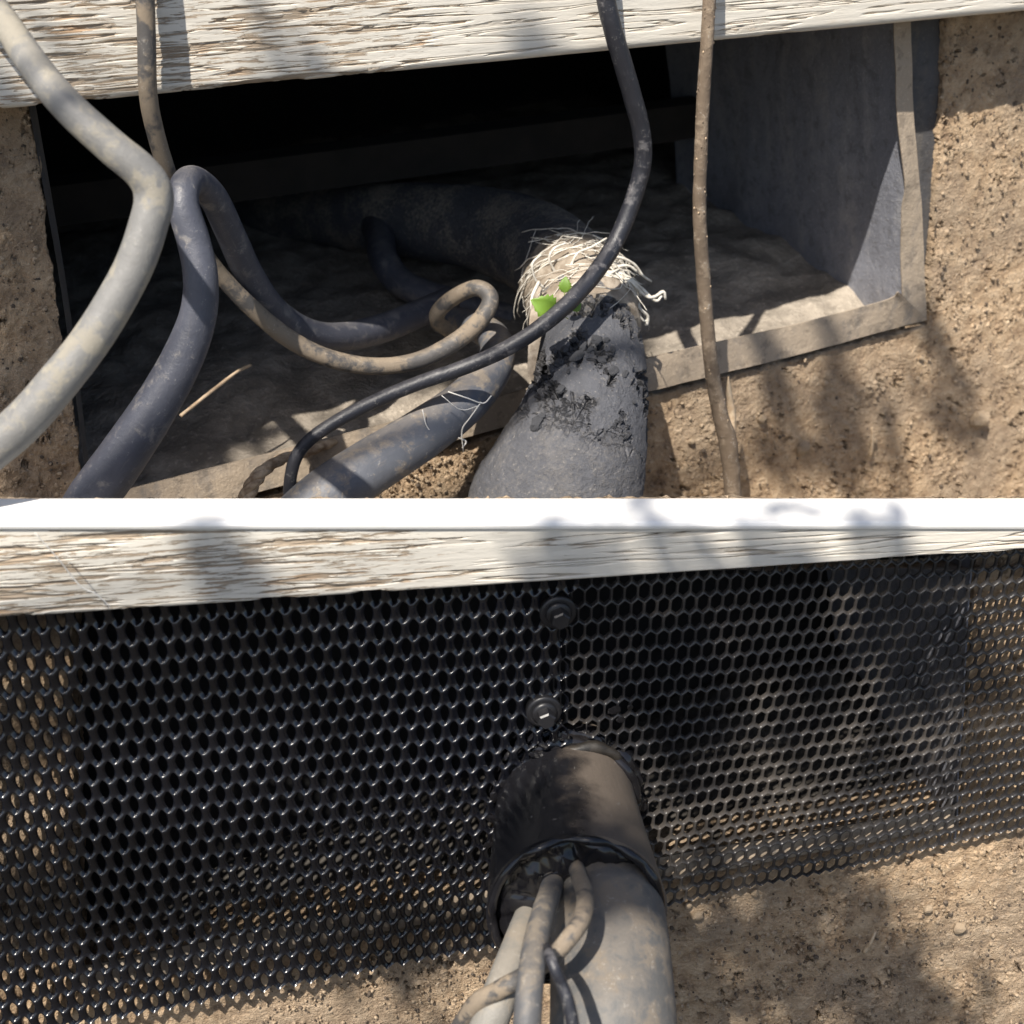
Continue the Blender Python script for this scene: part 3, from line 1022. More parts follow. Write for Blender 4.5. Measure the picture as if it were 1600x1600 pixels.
chip = bmesh.new()
bmesh.ops.create_icosphere(chip, subdivisions=2, radius=1.0)
for v in chip.verts:
    q = v.co.copy()
    v.co = Vector((q.x * 1.3, q.y * 0.9, q.z * 0.5)) * (1 + 0.55 * mnoise.noise(q * 1.3 + Vector((9, 2, 5))) + 0.25 * mnoise.noise(q * 3.1))
chip_me = bpy.data.meshes.new('chip')
chip.to_mesh(chip_me); chip.free()
chip_me.materials.append(MAT['crumb'])
for (x, y, s) in [(866, 548, 6), (882, 544, 8), (897, 530, 7), (914, 524, 6), (932, 530, 8), (948, 531, 6), (960, 578, 8), (977, 584, 7), (876, 607, 7),
                  (838, 660, 10), (846, 650, 6), (992, 628, 4), (872, 566, 7), (900, 556, 9), (888, 580, 4), (940, 562, 7), (922, 546, 8), (935, 684, 3), (910, 540, 7), (958, 545, 5)]:
    hit = on_pipe(rows, x, y)
    if not hit: continue
    c = bpy.data.objects.new('foam_chip', chip_me)
    COL.objects.link(c)
    c.parent = pipe
    k = s * 0.00058 * random.uniform(.8, 1.2)
    c.location = hit[0] - hit[1] * k * 0.1 - pipe.location
    c.scale = (k * random.uniform(.8, 1.4), k * random.uniform(.7, 1.2), k * random.uniform(.7, 1.2))
    c.rotation_euler = (hit[1].to_track_quat('Z', 'Y') @ Matrix.Rotation(random.random() * 6, 3, 'Z').to_quaternion()).to_euler()

# ------------------------------------------------------------------ cables and conduit in the upper opening


def cable(name, pl, pts, mat, label, cat='cable', res=24, sub=12, **kw):
    o = tube(name, path(pl, pts, sub), MAT[mat], None, res=res, **kw)
    return tag(o, label, cat)


cable('pale_cable', U, [(-180, -190, 0.075, 40), (-70, -60, 0.123, 44), (0, 25, 0.189, 46), (55, 105, 0.246, 50), (110, 170, 0.280, 54), (175, 230, 0.295, 56), (222, 270, 0.302, 58), (240, 305, 0.305, 62),
                        (232, 350, 0.310, 60), (205, 425, 0.315, 60), (150, 520, 0.320, 62), (90, 598, 0.325, 64), (30, 665, 0.325, 66), (-60, 740, 0.320, 68),
                        (-150, 830, 0.310, 66), (-230, 960, 0.280, 62), (-270, 1130, 0.199, 58)],
      'pale_cable', 'thick pale grey cable with a sharp bend hanging in front of the others', lump=0.02, lscale=25)
cable('tan_cable', U, [(222, -120, .070, 30), (226, -20, .074, 30), (229, 60, .075, 29), (231, 140, .074, 29), (241, 200, .068, 28), (262, 270, .055, 27), (290, 345, .035, 27),
                       (335, 418, .02, 27), (390, 478, .015, 28), (450, 528, .015, 29), (510, 558, .02, 28), (580, 572, .025, 27), (650, 564, .03, 27),
                       (710, 535, .03, 28), (752, 498, .025, 28), (766, 466, .015, 27), (745, 450, .0, 26), (712, 463, -.02, 25), (686, 485, -.035, 25),
                       (684, 503, -.045, 24), (700, 516, -.055, 22), (716, 528, -.075, 20)],
      'tan_cable', 'slim dusty tan cable running down the siding and ending in a small loop', lump=0.03, lscale=40)
cable('grey_hose', U, [(700, 470, -.17, 42), (650, 492, -.13, 44), (600, 512, -.10, 46), (540, 526, -.07, 46), (485, 522, -.045, 46), (430, 488, -.02, 46), (390, 430, .005, 46),
                       (362, 370, .03, 46), (335, 312, .055, 46), (308, 285, .075, 47), (291, 288, .095, 48), (286, 320, .11, 50), (302, 375, .12, 52), (313, 430, .13, 54), (310, 490, .135, 58),
                       (285, 560, .14, 64), (240, 640, .142, 70), (185, 722, .142, 76), (140, 785, .14, 78), (110, 850, .13, 78), (95, 930, .115, 76), (90, 1040, .09, 74)],
      'grey_hose', 'thick slate grey cable that loops over and dives to the soil', lump=0.015, lscale=30, res=32)
cable('black_cable', U, [(935, -130, .072, 30), (944, -20, .075, 30), (956, 40, .077, 30), (972, 95, .076, 30), (988, 150, .074, 30), (1002, 205, .072, 29), (1004, 255, .07, 28), (988, 315, .07, 27),
                         (958, 385, .078, 27), (915, 445, .102, 27), (862, 497, .118, 26), (800, 540, .115, 25), (730, 572, .10, 24), (650, 600, .09, 23), (575, 632, .085, 22),
                         (510, 668, .085, 21), (470, 702, .085, 20), (455, 740, .085, 20), (452, 790, .08, 20), (452, 860, .07, 20), (455, 980, .055, 20)],
      'dark_cable', 'thin black cable crossing in front of the insulated pipe', lump=0.03, lscale=60)
cond = cable('grey_conduit', U, [(690, 500, -.17, 44), (722, 505, -.12, 46), (752, 514, -.07, 48), (775, 534, -.025, 52), (772, 572, .02, 60), (730, 625, .06, 70), (660, 678, .085, 80), (570, 735, .10, 88),
                                 (500, 785, .105, 92), (450, 840, .095, 92), (425, 920, .08, 90), (415, 1010, .065, 90)],
             'conduit', 'grey plastic conduit with scuffs leaning out beside the insulated pipe', 'conduit', res=40, sub=14)
# cobweb scraps on the conduit
for pts in ([(700, 612, .10, 2.2), (730, 622, .11, 2.2), (755, 630, .11, 2.5), (768, 618, .11, 2)],
            [(752, 628, .11, 2), (735, 652, .11, 2), (722, 672, .105, 2.5), (724, 706, .10, 1.6)],
            [(716, 684, .10, 2), (728, 690, .10, 3), (722, 700, .10, 2)],
            [(690, 618, .105, 1.6), (720, 640, .11, 1.6), (748, 634, .11, 1.6)],
            [(660, 640, .10, 1.6), (668, 668, .105, 1.6), (690, 690, .105, 1.8)]):
    tube('cobweb', path(U, pts, 5), MAT['thread'], cond, res=5)

# twisted root
V, F = [], []
base = path(U, [(520, 690, .0, 18), (482, 705, .02, 20), (440, 718, .045, 20), (405, 742, .06, 22), (385, 780, .065, 24), (376, 840, .06, 24), (372, 960, .04, 22)], 14)
rt_ = thing('twisted_root', Vector(base[-1][:3]), 'pale twisted root curling beside the grey conduit', 'root')
for ph in (0, 2.1, 4.2):
    rr = []
    for i, r in enumerate(base):
        a = i * 0.32 + ph
        k = r[3] * 0.55
        rr.append(np.array([r[0] + math.cos(a) * k, r[1] - math.sin(a) * k * .7, r[2] + math.sin(a) * k * .7, r[3] * 0.62]))
    tube('strand', rr, MAT['root'], rt_, res=10, lump=0.18, lscale=150, seed=ph)

# dead stem with a snapped fork
ST = [(1112, -170, .072, 22), (1110, -40, .075, 22), (1105, 60, .078, 21), (1099, 150, .075, 21), (1095, 240, .072, 21), (1093, 330, .07, 21), (1098, 420, .068, 22), (1105, 510, .066, 22),
      (1114, 590, .064, 23), (1126, 650, .062, 25), (1136, 685, .06, 30), (1142, 730, .058, 27), (1146, 790, .055, 26), (1150, 880, .05, 28), (1152, 1030, .04, 30)]
stem = thing('dead_stem', U(1152, 1030, .04), 'upright dry brown stem with a snapped fork in front of the hole', 'stem')
tube('stalk', path(U, ST, 14), MAT['stem'], stem, res=16, lump=0.06, lscale=70)
tube('snapped_fork', path(U, [(1139, 690, .058, 20), (1142, 665, .057, 16), (1142, 640, .056, 14), (1139, 612, .055, 9), (1138, 588, .054, 1.5)], 8), MAT['split'], stem, res=9,
     lump=0.12, lscale=160)
bud_rows = path(U, ST, 14)
for k in range(46):
    r = bud_rows[rng.integers(20, 130)]
    a = rng.uniform(0, math.pi)
    p = Vector(r[:3]) + Vector((math.cos(a), -math.sin(a), 0)) * r[3] * 0.98
    c = bpy.data.objects.new('bark_wart', crumb_me)
    COL.objects.link(c)
    c.parent = stem
    c.location = p - stem.location
    c.scale = (0.0009, 0.0009, 0.0013)
    c.material_slots[0].link = 'OBJECT'
    c.material_slots[0].material = MAT['split'] if k % 3 == 0 else MAT['stem']

# thin dry twig on the dirt inside
cable('dry_twig', U, [(392, 570, -.045, 5), (372, 580, -.04, 5), (345, 600, -.03, 6), (312, 626, -.02, 6), (282, 650, -.01, 6)], 'split',
      'thin dry twig lying on the dirt inside the open hole', 'twig', res=7, sub=5, lump=0.15, lscale=200)
# dim things inside
cable('inner_hose', U, [(560, 300, -.60, 44), (590, 360, -.42, 46), (600, 405, -.34, 46), (625, 440, -.30, 46), (670, 462, -.27, 46), (730, 478, -.25, 46), (800, 500, -.22, 46)], 'grey_hose',
      'dim dark hose lying deep inside the open hole', 'hose')


def leaf(name, pl, base, tip, width, label, fold=0.3, n=13, mat='leaf'):
    a, b = pl(*base), pl(*tip)
    ax = b - a
    ln = ax.length
    t = ax.normalized()
    view = (CAM - a).normalized()
    sd_ = t.cross(view).normalized()
    up = sd_.cross(t)
    V, F = [], []
    for i in range(n):
        s = i / (n - 1)
        w = math.sin(math.pi * min(1, s ** 0.75 * 1.0)) * width * 0.5 + 0.0003
        ser = 1 + (0.16 if i % 2 else -0.10)
        for k, q in enumerate((-1, -.5, 0, .5, 1)):
            V.append(a + t * (s * ln) + sd_ * (q * w * (ser if abs(q) == 1 else 1)) + up * (abs(q) * w * fold + 0.15 * ln * math.sin(s * 2.6)))
    F = grid_faces(5, n)
    o = mesh_obj(name, V, F, MAT[mat])
    so = o.modifiers.new('thickness', 'SOLIDIFY'); so.thickness = 0.0004
    st_ = [np.array([*(a + (a - b) * f + Vector((0, 0, -0.004)) * f), 0.0005]) for f in (0.5, 0.25, 0.0, -0.2)]
    tube('petiole', catmull(st_, 3), MAT['leaf_stem'], o, res=6)
    return tag(o, label, 'leaf')


leaf('green_leaf', U, (868, 486, .105), (828, 468, .10), 0.022, 'bright green leaf caught where the black cable meets the pipe')
leaf('green_leaf', U, (882, 458, .09), (884, 432, .085), 0.011, 'tiny green leaf standing among the frayed white fibres', 0.1)
leaf('green_leaf', U, (893, 484, .10), (908, 474, .10), 0.009, 'small green leaf scrap tucked below the black cable', 0.2)

# ------------------------------------------------------------------ expanded metal mesh panels


def expanded(name, pl, poly, top, bot, pu, hz, off, hole_w, hole_h, ridge, lean, chamfer, th, mat, label, hexy=0.0, skip=None, seed=1, shear=0.0, midw=0.5, bond=0.0, skew=0.0):
    """poly: outline in wall coordinates; top(u), bot(u): the rows run from one edge line to the other;
    staggered lens-shaped holes, rounded strands"""
    rs = random.Random(seed)
    us = [p[0] for p in poly]

    def inside(u, z):
        c = False
        for i in range(len(poly)):
            (x1, y1), (x2, y2) = poly[i], poly[i - 1]
            if (y1 > z) != (y2 > z) and u < (x2 - x1) * (z - y1) / (y2 - y1) + x1: c = not c
        return c
    a_, b_ = 0.36 * hz, 0.64 * hz
    V, F = [], []
    cache = {}
    K = 4 if bond else 3                            # points per hexagon edge
    um = (min(us) + max(us)) / 2
    H = top(um) - bot(um)

    def zz(u, w):
        return top(u) - (w / H) * (top(u) - bot(u))

    def pt(u, w, o):
        q = Vector((u * 9, w * 9, seed))
        return pl.P(u + shear * w, zz(u, w), off + o + 0.0022 * mnoise.noise(q))

    def vid(u, w, o):
        key = (round(u * 20000), round(w * 20000))
        if key not in cache:
            cache[key] = len(V)
            V.append(pt(u, w, o))
        return cache[key]
    nrow = int(H / hz) + 3
    ncol = int((max(us) - min(us)) / pu) + 3
    sk = skew * pu
    corners = [(0, b_), (pu / 2 + sk, a_), (pu / 2, -a_), (sk, -b_), (-pu / 2, -a_), (-pu / 2 + sk, a_)]
    outer = []
    for k in range(6):
        c0, c1 = corners[k], corners[(k + 1) % 6]
        for q in range(K):
            f = q / K
            # the forks below a hole stand proud, the forks above it sit back
            c = (1 - f) * (-0.25 if k in (0, 2, 4) else 1.0) + f * (1.0 if k in (0, 2, 4) else -0.25)
            outer.append((c0[0] + (c1[0] - c0[0]) * f, c0[1] + (c1[1] - c0[1]) * f, bond * c))
    n = len(outer)
    for j in range(nrow):
        w = -hz + j * hz
        for i in range(ncol):
            u = min(us) - pu + (i + 0.5 * (j % 2)) * pu
            ua, za = u + shear * w, zz(u, w)
            if w > H - hz * 0.4 or not inside(ua, min(za, max(p[1] for p in poly) - 1e-4)): continue
            if skip and skip(ua, za): continue
            jw, jh = rs.uniform(.95, 1.05), rs.uniform(.96, 1.04)
            ring_o, ring_m, ring_i, ring_b = [], [], [], []
            for (x, y, bo) in outer:
                ang = math.atan2(y / b_, x / (pu / 2))
                ex = hole_w / 2 * jw * math.copysign(abs(math.cos(ang)) ** 1.4, math.cos(ang))
                ey = hole_h / 2 * jh * math.sin(ang)
                hx, hy = x * hole_w / pu * jw, y * hole_h / (2 * b_) * jh
                ix, iy = ex * (1 - hexy) + hx * hexy, ey * (1 - hexy) + hy * hexy
                le = -lean * (y / b_)
                low = max(0.0, -math.sin(ang)) ** 0.6
                mw = 1 - midw * (1 - 0.5 * low)              # the lower lip is rounded over a wider band
                # w grows downwards
                ring_o.append(vid(u + x, w - y, ridge + bo))
                V.append(pt(u + (x * mw + ix * (1 - mw)), w - (y * mw + iy * (1 - mw)), ridge * .8 + le * .3 + bo * .72)); ring_m.append(len(V) - 1)
                V.append(pt(u + ix, w - iy, le - chamfer * low)); ring_i.append(len(V) - 1)
                V.append(pt(u + ix, w - iy, le - chamfer * low - th)); ring_b.append(len(V) - 1)
            for k in range(n):
                k2 = (k + 1) % n
                F.append((ring_o[k], ring_o[k2], ring_m[k2], ring_m[k]))
                F.append((ring_m[k], ring_m[k2], ring_i[k2], ring_i[k]))
                F.append((ring_i[k], ring_i[k2], ring_b[k2], ring_b[k]))
    o = mesh_obj(name, V, [f[::-1] for f in F], mat)
    return tag(o, label, 'mesh panel')


def edge_line(pl, f, x0, x1, off):
    a, b = pl.uz(x0, f(x0), off), pl.uz(x1, f(x1), off)
    return lambda u: a[1] + (b[1] - a[1]) * (u - a[0]) / (b[0] - a[0])


SLV = [(878, 1212, -.02, 208), (883, 1254, .018, 218), (888, 1305, .06, 236), (894, 1360, .105, 258), (901, 1425, .155, 284)]
slv_rows = path(L, SLV, 8)
hub = L(887, 1232, 0.018)


def skip_sleeve(u, z):
    p = L.P(u, z, 0.018)
    q = p - hub
    return (q.dot(L.e) / 0.044) ** 2 + ((q.z + 0.005) / 0.060) ** 2 < 1


def mline(x): return 1552 - 0.187 * (x - 425)


OM = 0.020
pl_left = [L.uz(-120, 880, OM), L.uz(893, 880, OM), L.uz(886, 1020, OM), L.uz(878, 1165, OM), L.uz(800, 1300, OM), L.uz(775, mline(775), OM), L.uz(-120, mline(-120), OM)]
expanded('mesh_panel', L, pl_left, edge_line(L, lambda x: lbl(x) - 30, 48, 890, OM), edge_line(L, mline, 48, 775, OM), 0.0129, 0.0166, OM, 0.0062, 0.0174, 0.0006, -0.0002, 0.0002, 0.0020, MAT['mesh_l'],
         'glossy black expanded metal mesh panel with narrow slots, held by two bolts', skip=skip_sleeve, seed=3, shear=0.02, bond=0.0018, skew=-0.16)


def rline(x): return 1432 - 0.222 * (x - 1010)


pl_right = [L.uz(880, 870, .012), L.uz(1720, 800, .012), L.uz(1720, rline(1720), .012), L.uz(860, rline(860), .012), L.uz(870, 1160, .012)]
expanded('mesh_panel', L, pl_right, edge_line(L, lambda x: lbl(x) - 30, 890, 1552, .013), edge_line(L, rline, 890, 1552, .013), 0.0102, 0.0138, 0.013, 0.0082, 0.0156, 0.0005, -0.0012, 0.0, 0.0022, MAT['mesh_r'],
         'light-greyed black expanded metal mesh panel with open honeycomb cells', hexy=0.75, skip=skip_sleeve, seed=5, shear=0.035)

# bolts through the overlapping panels
for (x, y, lab) in ((872, 957, 'black hex bolt and washer close under the lower siding board'), (850, 1112, 'black hex bolt and washer just above the pipe sleeve')):
    c = L(x, y, OM + 0.004)
    bt = thing('hex_bolt', c, lab, 'bolt', 'bolts holding the mesh')

    def disc(name, radii, sides, parent, mat, rot=0.0):
        V, F = [], []
        for (o_, r) in radii:
            for k in range(sides):
                a = 2 * math.pi * k / sides + rot
                V.append(c + L.e * (r * math.cos(a)) + ZUP * (r * math.sin(a)) + L.n * o_)
        F = grid_faces(sides, len(radii), True)
        F.append(tuple(range((len(radii) - 1) * sides, len(radii) * sides)))
        F.append(tuple(range(sides))[::-1])
        o = mesh_obj(name, V, F, mat, parent, sides > 12)
        return o
    disc('washer', [(-.006, .0135), (.0, .0138), (.0012, .0135), (.0014, .011)], 40, bt, MAT['bolt'])
    disc('bolt_flange', [(.001, .0098), (.003, .0098), (.0045, .008)], 32, bt, MAT['bolt'])
    disc('bolt_head', [(.002, .0074), (.0125, .0074), (.0138, .0062)], 6, bt, MAT['bolt'], 0.35)

# ------------------------------------------------------------------ sleeve, pipe and cables of the lower opening
cp = thing('pipe_sleeve', Vector(slv_rows[-1][:3]), 'black plastic sleeve clamped round the pipe where it passes the mesh', 'sleeve')
res = 72


def ring_tube(name, rows, mat, parent, wall=0.006, lump=0.0):
    """an open tube with wall thickness"""
    V, F, UV = sweep(rows, res=res, lump=lump)
    n = len(rows)
    F = F[:-2]
    inner = [np.array([*r[:3], r[3] - wall]) for r in rows]
    V2, F2, UV2 = sweep(inner, res=res)
    b = len(V)
    F += [tuple(b + i for i in f[::-1]) for f in F2[:-2]]
    for (j) in (0, n - 1):
        for k in range(res):
            q = (j * res + k, j * res + (k + 1) % res)
            f = (q[0], q[1], b + q[1], b + q[0])
            F.append(f if j else f[::-1])
    o = mesh_obj(name, V + V2, F, mat, parent, True, UV + UV2)
    bm = bmesh.new(); bm.from_mesh(o.data)
    bmesh.ops.recalc_face_normals(bm, faces=bm.faces)
    bm.to_mesh(o.data); bm.free()
    m = o.modifiers.new('edges', 'EDGE_SPLIT'); m.split_angle = R(50)
    return o


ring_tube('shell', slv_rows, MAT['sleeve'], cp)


def bead(name, row, tang, rr, thick, mat, parent, a0=0.0, a1=2 * math.pi, lump=0.5, seed=0.0, sag=0.0):
    C = Vector(row[:3])
    ref = Vector((1, 0, 0))
    e1 = (ref - tang * ref.dot(tang)).normalized()
    e2 = tang.cross(e1)
    pts = []
    n = 60
    for k in range(n + 1):
        a = a0 + (a1 - a0) * k / n
        q = mnoise.noise(Vector((math.cos(a) * 3 + seed, math.sin(a) * 3, seed)))
        p = C + (e1 * math.cos(a) + e2 * math.sin(a)) * (rr * (1 + 0.02 * q)) + tang * (0.006 * q)
        pts.append(np.array([*p, thick * (1 + 0.45 * q)]))
    return tube(name, pts, mat, parent, res=10, lump=lump, lscale=170, seed=seed)


tg0 = (Vector(slv_rows[8][:3]) - Vector(slv_rows[6][:3])).normalized()
tg1 = (Vector(slv_rows[-1][:3]) - Vector(slv_rows[-4][:3])).normalized()
bead('sealant_bead', slv_rows[8], tg0, slv_rows[8][3] * 1.01, 0.0050, MAT['sealant'], cp, seed=1.0, lump=0.35)
bead('sealant_bead', slv_rows[5], tg0, slv_rows[5][3] * 1.02, 0.0085, MAT['sealant'], cp, seed=4.0, lump=0.35)
bead('sealant_bead', slv_rows[-1], tg1, slv_rows[-1][3] * 0.93, 0.0030, MAT['sealant'], cp, seed=7.0, lump=0.2)
# tan-stained gasket hump above the sleeve
tube('gasket', path(L, [(862, 1196, .018, 8), (876, 1180, .02, 15), (905, 1170, .02, 19), (935, 1169, .02, 20), (960, 1179, .02, 15), (974, 1198, .018, 8)], 8), MAT['gasket'], cp,
     res=16, lump=0.25, lscale=110)
# blobs of sealant smeared on the mesh and sleeve
for (x, y, o_, s) in [(772, 1246, .026, 7), (790, 1226, .026, 8), (812, 1208, .027, 8), (775, 1280, .03, 8), (762, 1320, .026, 5), (835, 1180, .026, 6), (850, 1166, .026, 6), (960, 1110, .017, 5),
                      (985, 1105, .017, 4), (970, 1125, .016, 5), (880, 1150, .025, 5), (990, 1226, .02, 6), (1000, 1260, .02, 6),
                      (862, 1388, .150, 13), (874, 1374, .150, 12), (850, 1402, .146, 11), (897, 1362, .150, 11), (912, 1366, .148, 9), (836, 1412, .140, 11), (824, 1432, .138, 9), (888, 1380, .150, 9)]:
    c = bpy.data.objects.new('sealant_blob', crumb_me)
    COL.objects.link(c); c.parent = cp
    k = s * 0.00055
    c.location = L(x, y, o_ - 0.002) - cp.location
    c.scale = (k * random.uniform(.9, 1.7), k * .28, k * random.uniform(1.2, 2.4))
    c.rotation_euler = (random.uniform(-.2, .2), random.random() * 6, R(9) + random.uniform(-.2, .2))
    c.material_slots[0].link = 'OBJECT'
    c.material_slots[0].material = MAT['sealant']
# sealant filling between pipe and sleeve, with gaps
V = []
nf, nrr = 64, 8
C = Vector(slv_rows[-2][:3])
e1 = (Vector((1, 0, 0)) - tg1 * tg1.x).normalized(); e2 = tg1.cross(e1)
for j in range(nrr):
    for k in range(nf):
        a = 2 * math.pi * k / nf
        r = slv_rows[-1][3] * (0.15 + 0.74 * j / (nrr - 1))
        p = C + (e1 * math.cos(a) + e2 * math.sin(a)) * r
        V.append(p + tg1 * (-0.004 + 0.010 * mnoise.noise(p * 60) + 0.006 * mnoise.noise(p * 160)))
F = grid_faces(nf, nrr, True) + [tuple(range(nf))]
o = mesh_obj('sealant_fill', V, F, MAT['sealant'], cp)
so = o.modifiers.new('thickness', 'SOLIDIFY'); so.thickness = 0.006

LP = [(930, 1330, .08, 165), (945, 1410, .145, 178), (953, 1480, .19, 188), (956, 1545, .22, 194), (958, 1615, .245, 200), (958, 1700, .26, 206), (958, 1790, .262, 208)]
lp_rows = path(L, LP, 10)
last = Vector(lp_rows[-1][:3])
lp_rows2 = [tuple(r) for r in lp_rows]
endp = [(last + Vector((0, 0.0, -0.10)), lp_rows[-1][3]), (Vector((last.x, last.y + 0.01, 0.12)), lp_rows[-1][3]), (Vector((last.x, last.y + 0.01, -0.05)), lp_rows[-1][3])]
full = path(L, [(*q,) for q in LP] + endp, 12)
tag(tube('weathered_pipe', full, MAT['pipe_tan'], None, res=72, lump=0.012, lscale=30), 'weathered grey tan pipe leaving the black sleeve', 'pipe')


def down(rows_last, r, dx=0.0):
    p = Vector(rows_last)
    return [(p + Vector((dx, 0, -0.10)), r), (Vector((p.x + dx, p.y + 0.02, 0.10)), r), (Vector((p.x + dx, p.y + 0.02, -0.04)), r)]


def lower_cable(name, pts, mat, label, cat='cable', **kw):
    lastp = L(*pts[-1][:3])
    r = pts[-1][3] / 2 * depth(lastp) / FPX
    rows_ = path(L, list(pts) + down(lastp, r), 12)
    return tag(tube(name, rows_, MAT[mat], None, **kw), label, cat)


lower_cable('grey_conduit', [(874, 1325, .09, 32), (862, 1385, .155, 35), (848, 1430, .205, 38), (836, 1480, .24, 41), (828, 1540, .27, 43), (823, 1610, .29, 45), (819, 1700, .30, 46)], 'conduit_dusty',
            'straight grey conduit running into the black sleeve beside the weathered pipe', 'conduit', res=32)
lower_cable('tan_cable', [(893, 1330, .10, 26), (904, 1368, .165, 26), (914, 1402, .208, 28), (908, 1438, .236, 29), (886, 1470, .25, 28), (860, 1498, .248, 27), (822, 1524, .228, 30), (778, 1548, .225, 30), (735, 1580, .22, 30), (690, 1680, .20, 30)],
            'tan_cable', 'brown cable bending sharply out of the black sleeve', res=24, lump=0.03, lscale=40)
lower_cable('speckled_cable', [(855, 1480, .262, 14), (859, 1494, .288, 18), (866, 1512, .298, 19), (878, 1538, .302, 20), (890, 1575, .31, 21), (900, 1640, .32, 22), (905, 1720, .32, 22)],
            'dark_cable', 'short black speckled cable in front of the brown cable', res=18, lump=0.05, lscale=80)
lower_cable('chalky_conduit', [(852, 1350, .07, 36), (832, 1415, .13, 44), (812, 1472, .175, 50), (792, 1525, .205, 54), (772, 1580, .225, 58), (748, 1650, .235, 62), (728, 1740, .235, 64)], 'pale_plastic',
            'chalky pale conduit at the outer side of the pipe bundle', 'conduit', res=32, lump=0.02, lscale=40)
# torn edge of pale tape on the chalky conduit
# cobweb thread across the lower siding board
tag(tube('cobweb_thread', path(L, [(54, 832, .058, 2), (90, 872, .058, 2), (125, 915, .058, 2.4), (150, 928, .058, 2.4), (172, 948, .058, 1.6)], 6), MAT['thread'], None, res=5),
    'single white cobweb thread slanting across the lower siding board', 'cobweb')

# ------------------------------------------------------------------ stones and straws caught in the stucco


def stone(pl, x, y, s, where, off=0.003):
    o = bpy.data.objects.new('pebble', crumb_me)
    COL.objects.link(o)
    k = s * 0.00055
    o.location = pl(x, y, off)
    o.scale = (k * random.uniform(.8, 1.2), k * .8, k)
    o.rotation_euler = (random.random(), random.uniform(-.5, .5), random.random())
    o.material_slots[0].link = 'OBJECT'
    o.material_slots[0].material = MAT['stone']
    size = 'big rounded stone' if s > 20 else 'thumb sized rounded stone' if s > 14 else 'rounded pebble of middling size' if s >= 11 else 'small sandy pebble'
    return tag(o, size + ' stuck in the stucco ' + where, 'pebble', 'pebbles bedded in the stucco')


for (x, y, s) in [(1255, 700, 17), (1530, 655, 24), (1365, 690, 9), (1190, 655, 12), (1125, 640, 9), (1490, 640, 8), (1440, 560, 6), (1330, 640, 7), (1210, 560, 6), (1290, 600, 7), (1080, 690, 8)]:
    stone(U, x, y, s, 'below the open hole')
for (x, y, s) in [(1090, 1430, 10), (1180, 1395, 9), (1075, 1415, 7), (1450, 1420, 9), (1500, 1450, 12), (1350, 1420, 6), (1230, 1470, 5), (1410, 1510, 6), (1300, 1390, 7)]:
    stone(L, x, y, s, 'below the mesh')


def grit(pl, wall, hole, boxes, count):
    """loose sand grains and crumbs sticking to the stucco"""
    ico = bmesh.new()
    bmesh.ops.create_icosphere(ico, subdivisions=1, radius=1.0)
    base = [v.co.copy() for v in ico.verts]
    fc = [tuple(v.index for v in f.verts) for f in ico.faces]
    ico.free()
    for mname, cnt in (('stone', count), ('grit_dark', count // 3)):
        V, F = [], []
        for q in range(cnt):
            x0, y0, x1, y1 = boxes[q % len(boxes)]
            gx, gy = rng.uniform(x0, x1), rng.uniform(y0, y1)
            gu, gz = pl.uz(gx, gy)
            c = False
            for i in range(4):
                (ax_, ay_), (bx_, by_) = hole[i], hole[i - 1]
                if (ay_ > gz) != (by_ > gz) and gu < (bx_ - ax_) * (gz - ay_) / (by_ - ay_) + ax_: c = not c
            if c: continue
            p = pl(gx, gy, rng.uniform(-0.005, 0.003))
            r = 0.0005 + 0.0016 * rng.random() ** 4 + 0.0006 * rng.random()
            sc_ = rng.uniform(.6, 1.4, 3) * r
            b = len(V)
            for v in base:
                V.append(p + Vector((v.x * sc_[0], v.y * sc_[1], v.z * sc_[2])) * (1 + 0.25 * mnoise.noise(v * 2 + Vector((q, 0, 0)))))
            F += [tuple(b + i for i in f) for f in fc]
        o = mesh_obj('sand_grains', V, F, MAT[mname], wall, False)
        o['kind'] = 'stuff'


grit(U, wall_u, UH, [(980, 560, 1600, 776), (1440, 40, 1600, 560), (300, 700, 800, 776), (0, 160, 130, 776)], 3600)
grit(L, wall_l, LH, [(1000, 1330, 1600, 1600), (400, 1480, 800, 1600), (1100, 1400, 1600, 1600)], 3600)
for pl_, a, b, lb in ((L, (1368, 1455), (1350, 1488), 'short pale straw on the stucco below the mesh'),
                      (U, (1362, 668), (1360, 712), 'short pale wood splinter on the stucco below the hole')):
    tag(tube('straw', path(pl_, [(*a, .012, 4), ((a[0] + b[0]) / 2 + 2, (a[1] + b[1]) / 2, .014, 5), (*b, .010, 7)], 5), MAT['split'], None, res=7, lump=0.1, lscale=200), lb, 'straw')

# ------------------------------------------------------------------ the tree overhead that dapples the light
tree = thing('shade_tree', (-2.3, -2.6, 0), 'leafy tree standing in front of the wall, out of the picture', 'tree')
TOP = Vector((-1.9, -2.6, 3.9))
tube('trunk', catmull([(-2.3, -2.6, -.1, .11), (-2.25, -2.58, 1.0, .09), (-2.05, -2.5, 2.0, .075), (-2.0, -2.5, 3.0, .06), (*TOP, .045)], 8), MAT['bark'], tree, res=14, lump=.08, lscale=9)
LV, LF = [], []


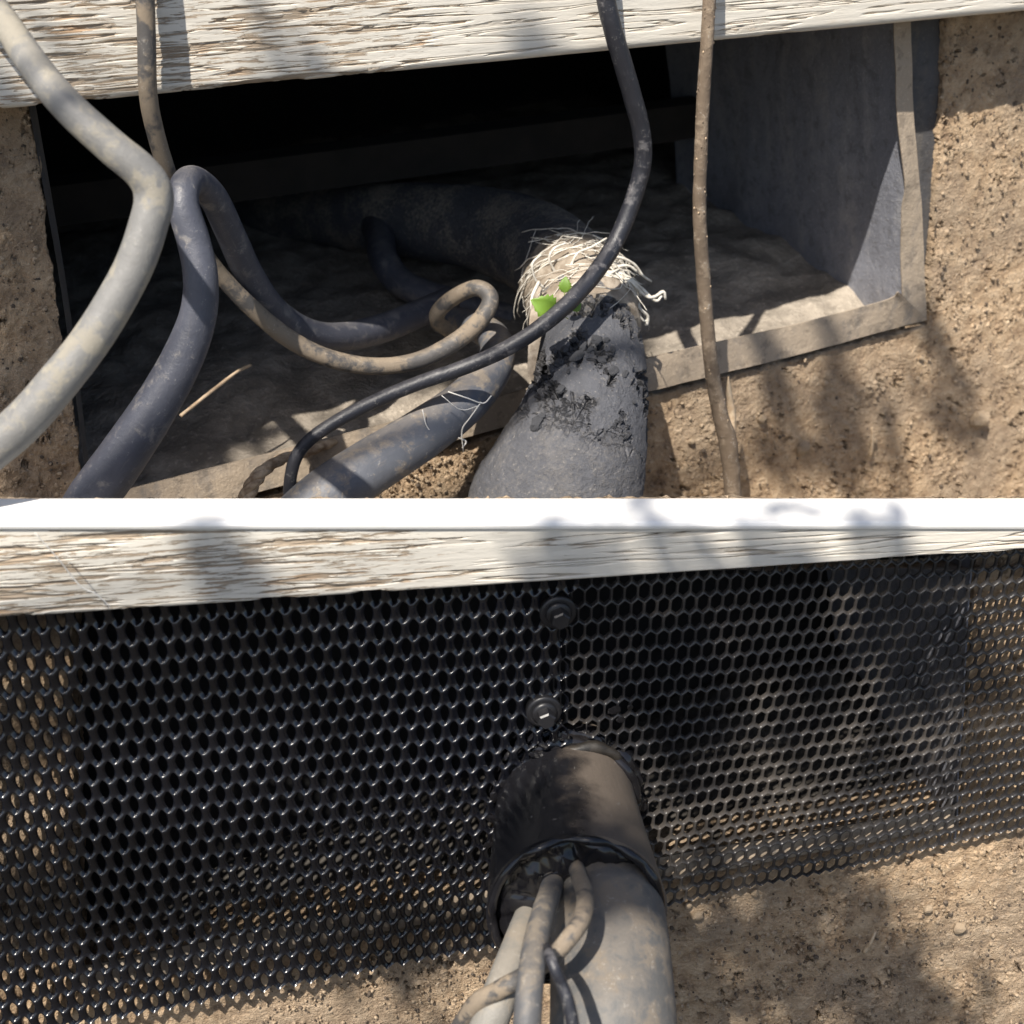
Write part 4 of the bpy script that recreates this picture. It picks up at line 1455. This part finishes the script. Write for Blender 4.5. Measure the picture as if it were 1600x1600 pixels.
def add_leaf(p, size):
    d = Vector(rng.normal(0, 1, 3)).normalized()
    s_ = d.cross(Vector(rng.normal(0, 1, 3))).normalized()
    b = len(LV)
    LV.extend([p - d * size, p + s_ * size * .42 - d * size * .1, p + d * size, p - s_ * size * .42 - d * size * .1])
    LF.append((b, b + 1, b + 2, b + 3))


def clump(target, dist, rad, count, size=0.028):
    """leaves round the point from which the sun reaches target"""
    c = Vector(target) - SUN_DIR * dist * 1.5
    for k in range(count):
        q = Vector(rng.normal(0, 1, 3)) * rad * 0.5
        add_leaf(c + q, size * rng.uniform(.7, 1.3))
    return c


limbs = []
CL = [(U(190, 640, -.05), 1.6, .04, 14), (U(470, 100, .06), 1.5, .030, 16), (U(840, 60, .06), 1.5, .02, 9),
      (U(1330, 690), 1.6, .055, 40), (U(1230, 690), 1.6, .04, 20), (U(1480, 610), 1.6, .04, 18), (U(1190, 560), 1.5, .02, 7), (U(60, 300), 1.6, .05, 46), (U(60, 450), 1.6, .05, 46), (U(70, 600), 1.6, .05, 46), (U(90, 740), 1.6, .045, 30),
      (L(1180, 1510), 1.6, .06, 44), (L(1330, 1510), 1.6, .07, 60), (L(1060, 1500), 1.6, .03, 20), (L(1440, 1555), 1.6, .05, 40), (L(1250, 1560), 1.6, .06, 40), (L(1285, 1415), 1.6, .025, 12), (L(330, 880, .05), 1.5, .03, 16), (L(900, 850, .05), 1.5, .02, 9),
      (L(820, 1290, .1), 1.6, .035, 22), (L(1060, 1010), 1.6, .06, 50), (L(1250, 1010), 1.6, .06, 50), (L(1440, 1040), 1.6, .06, 50), (L(1080, 1130), 1.6, .035, 24), (L(640, 1520), 1.5, .04, 16)]
for tgt, dist, rad, cnt in CL:
    limbs.append(clump(tgt, dist, rad, cnt))
for k in range(500):
    p = TOP + Vector((rng.normal(-.9, .7), rng.normal(-.6, .6), rng.normal(.6, .5)))
    add_leaf(p, .04)
o = mesh_obj('crown', LV, LF, MAT['tree_leaf'], tree, False)
o['kind'] = 'stuff'
for c in limbs:
    mid = (TOP + c) / 2 + Vector((0, 0, .12))
    tube('limb', catmull([(*TOP, .012), (*mid, .006), (*(c + Vector((0, 0, .02))), .0018)], 6), MAT['bark'], tree, res=6)
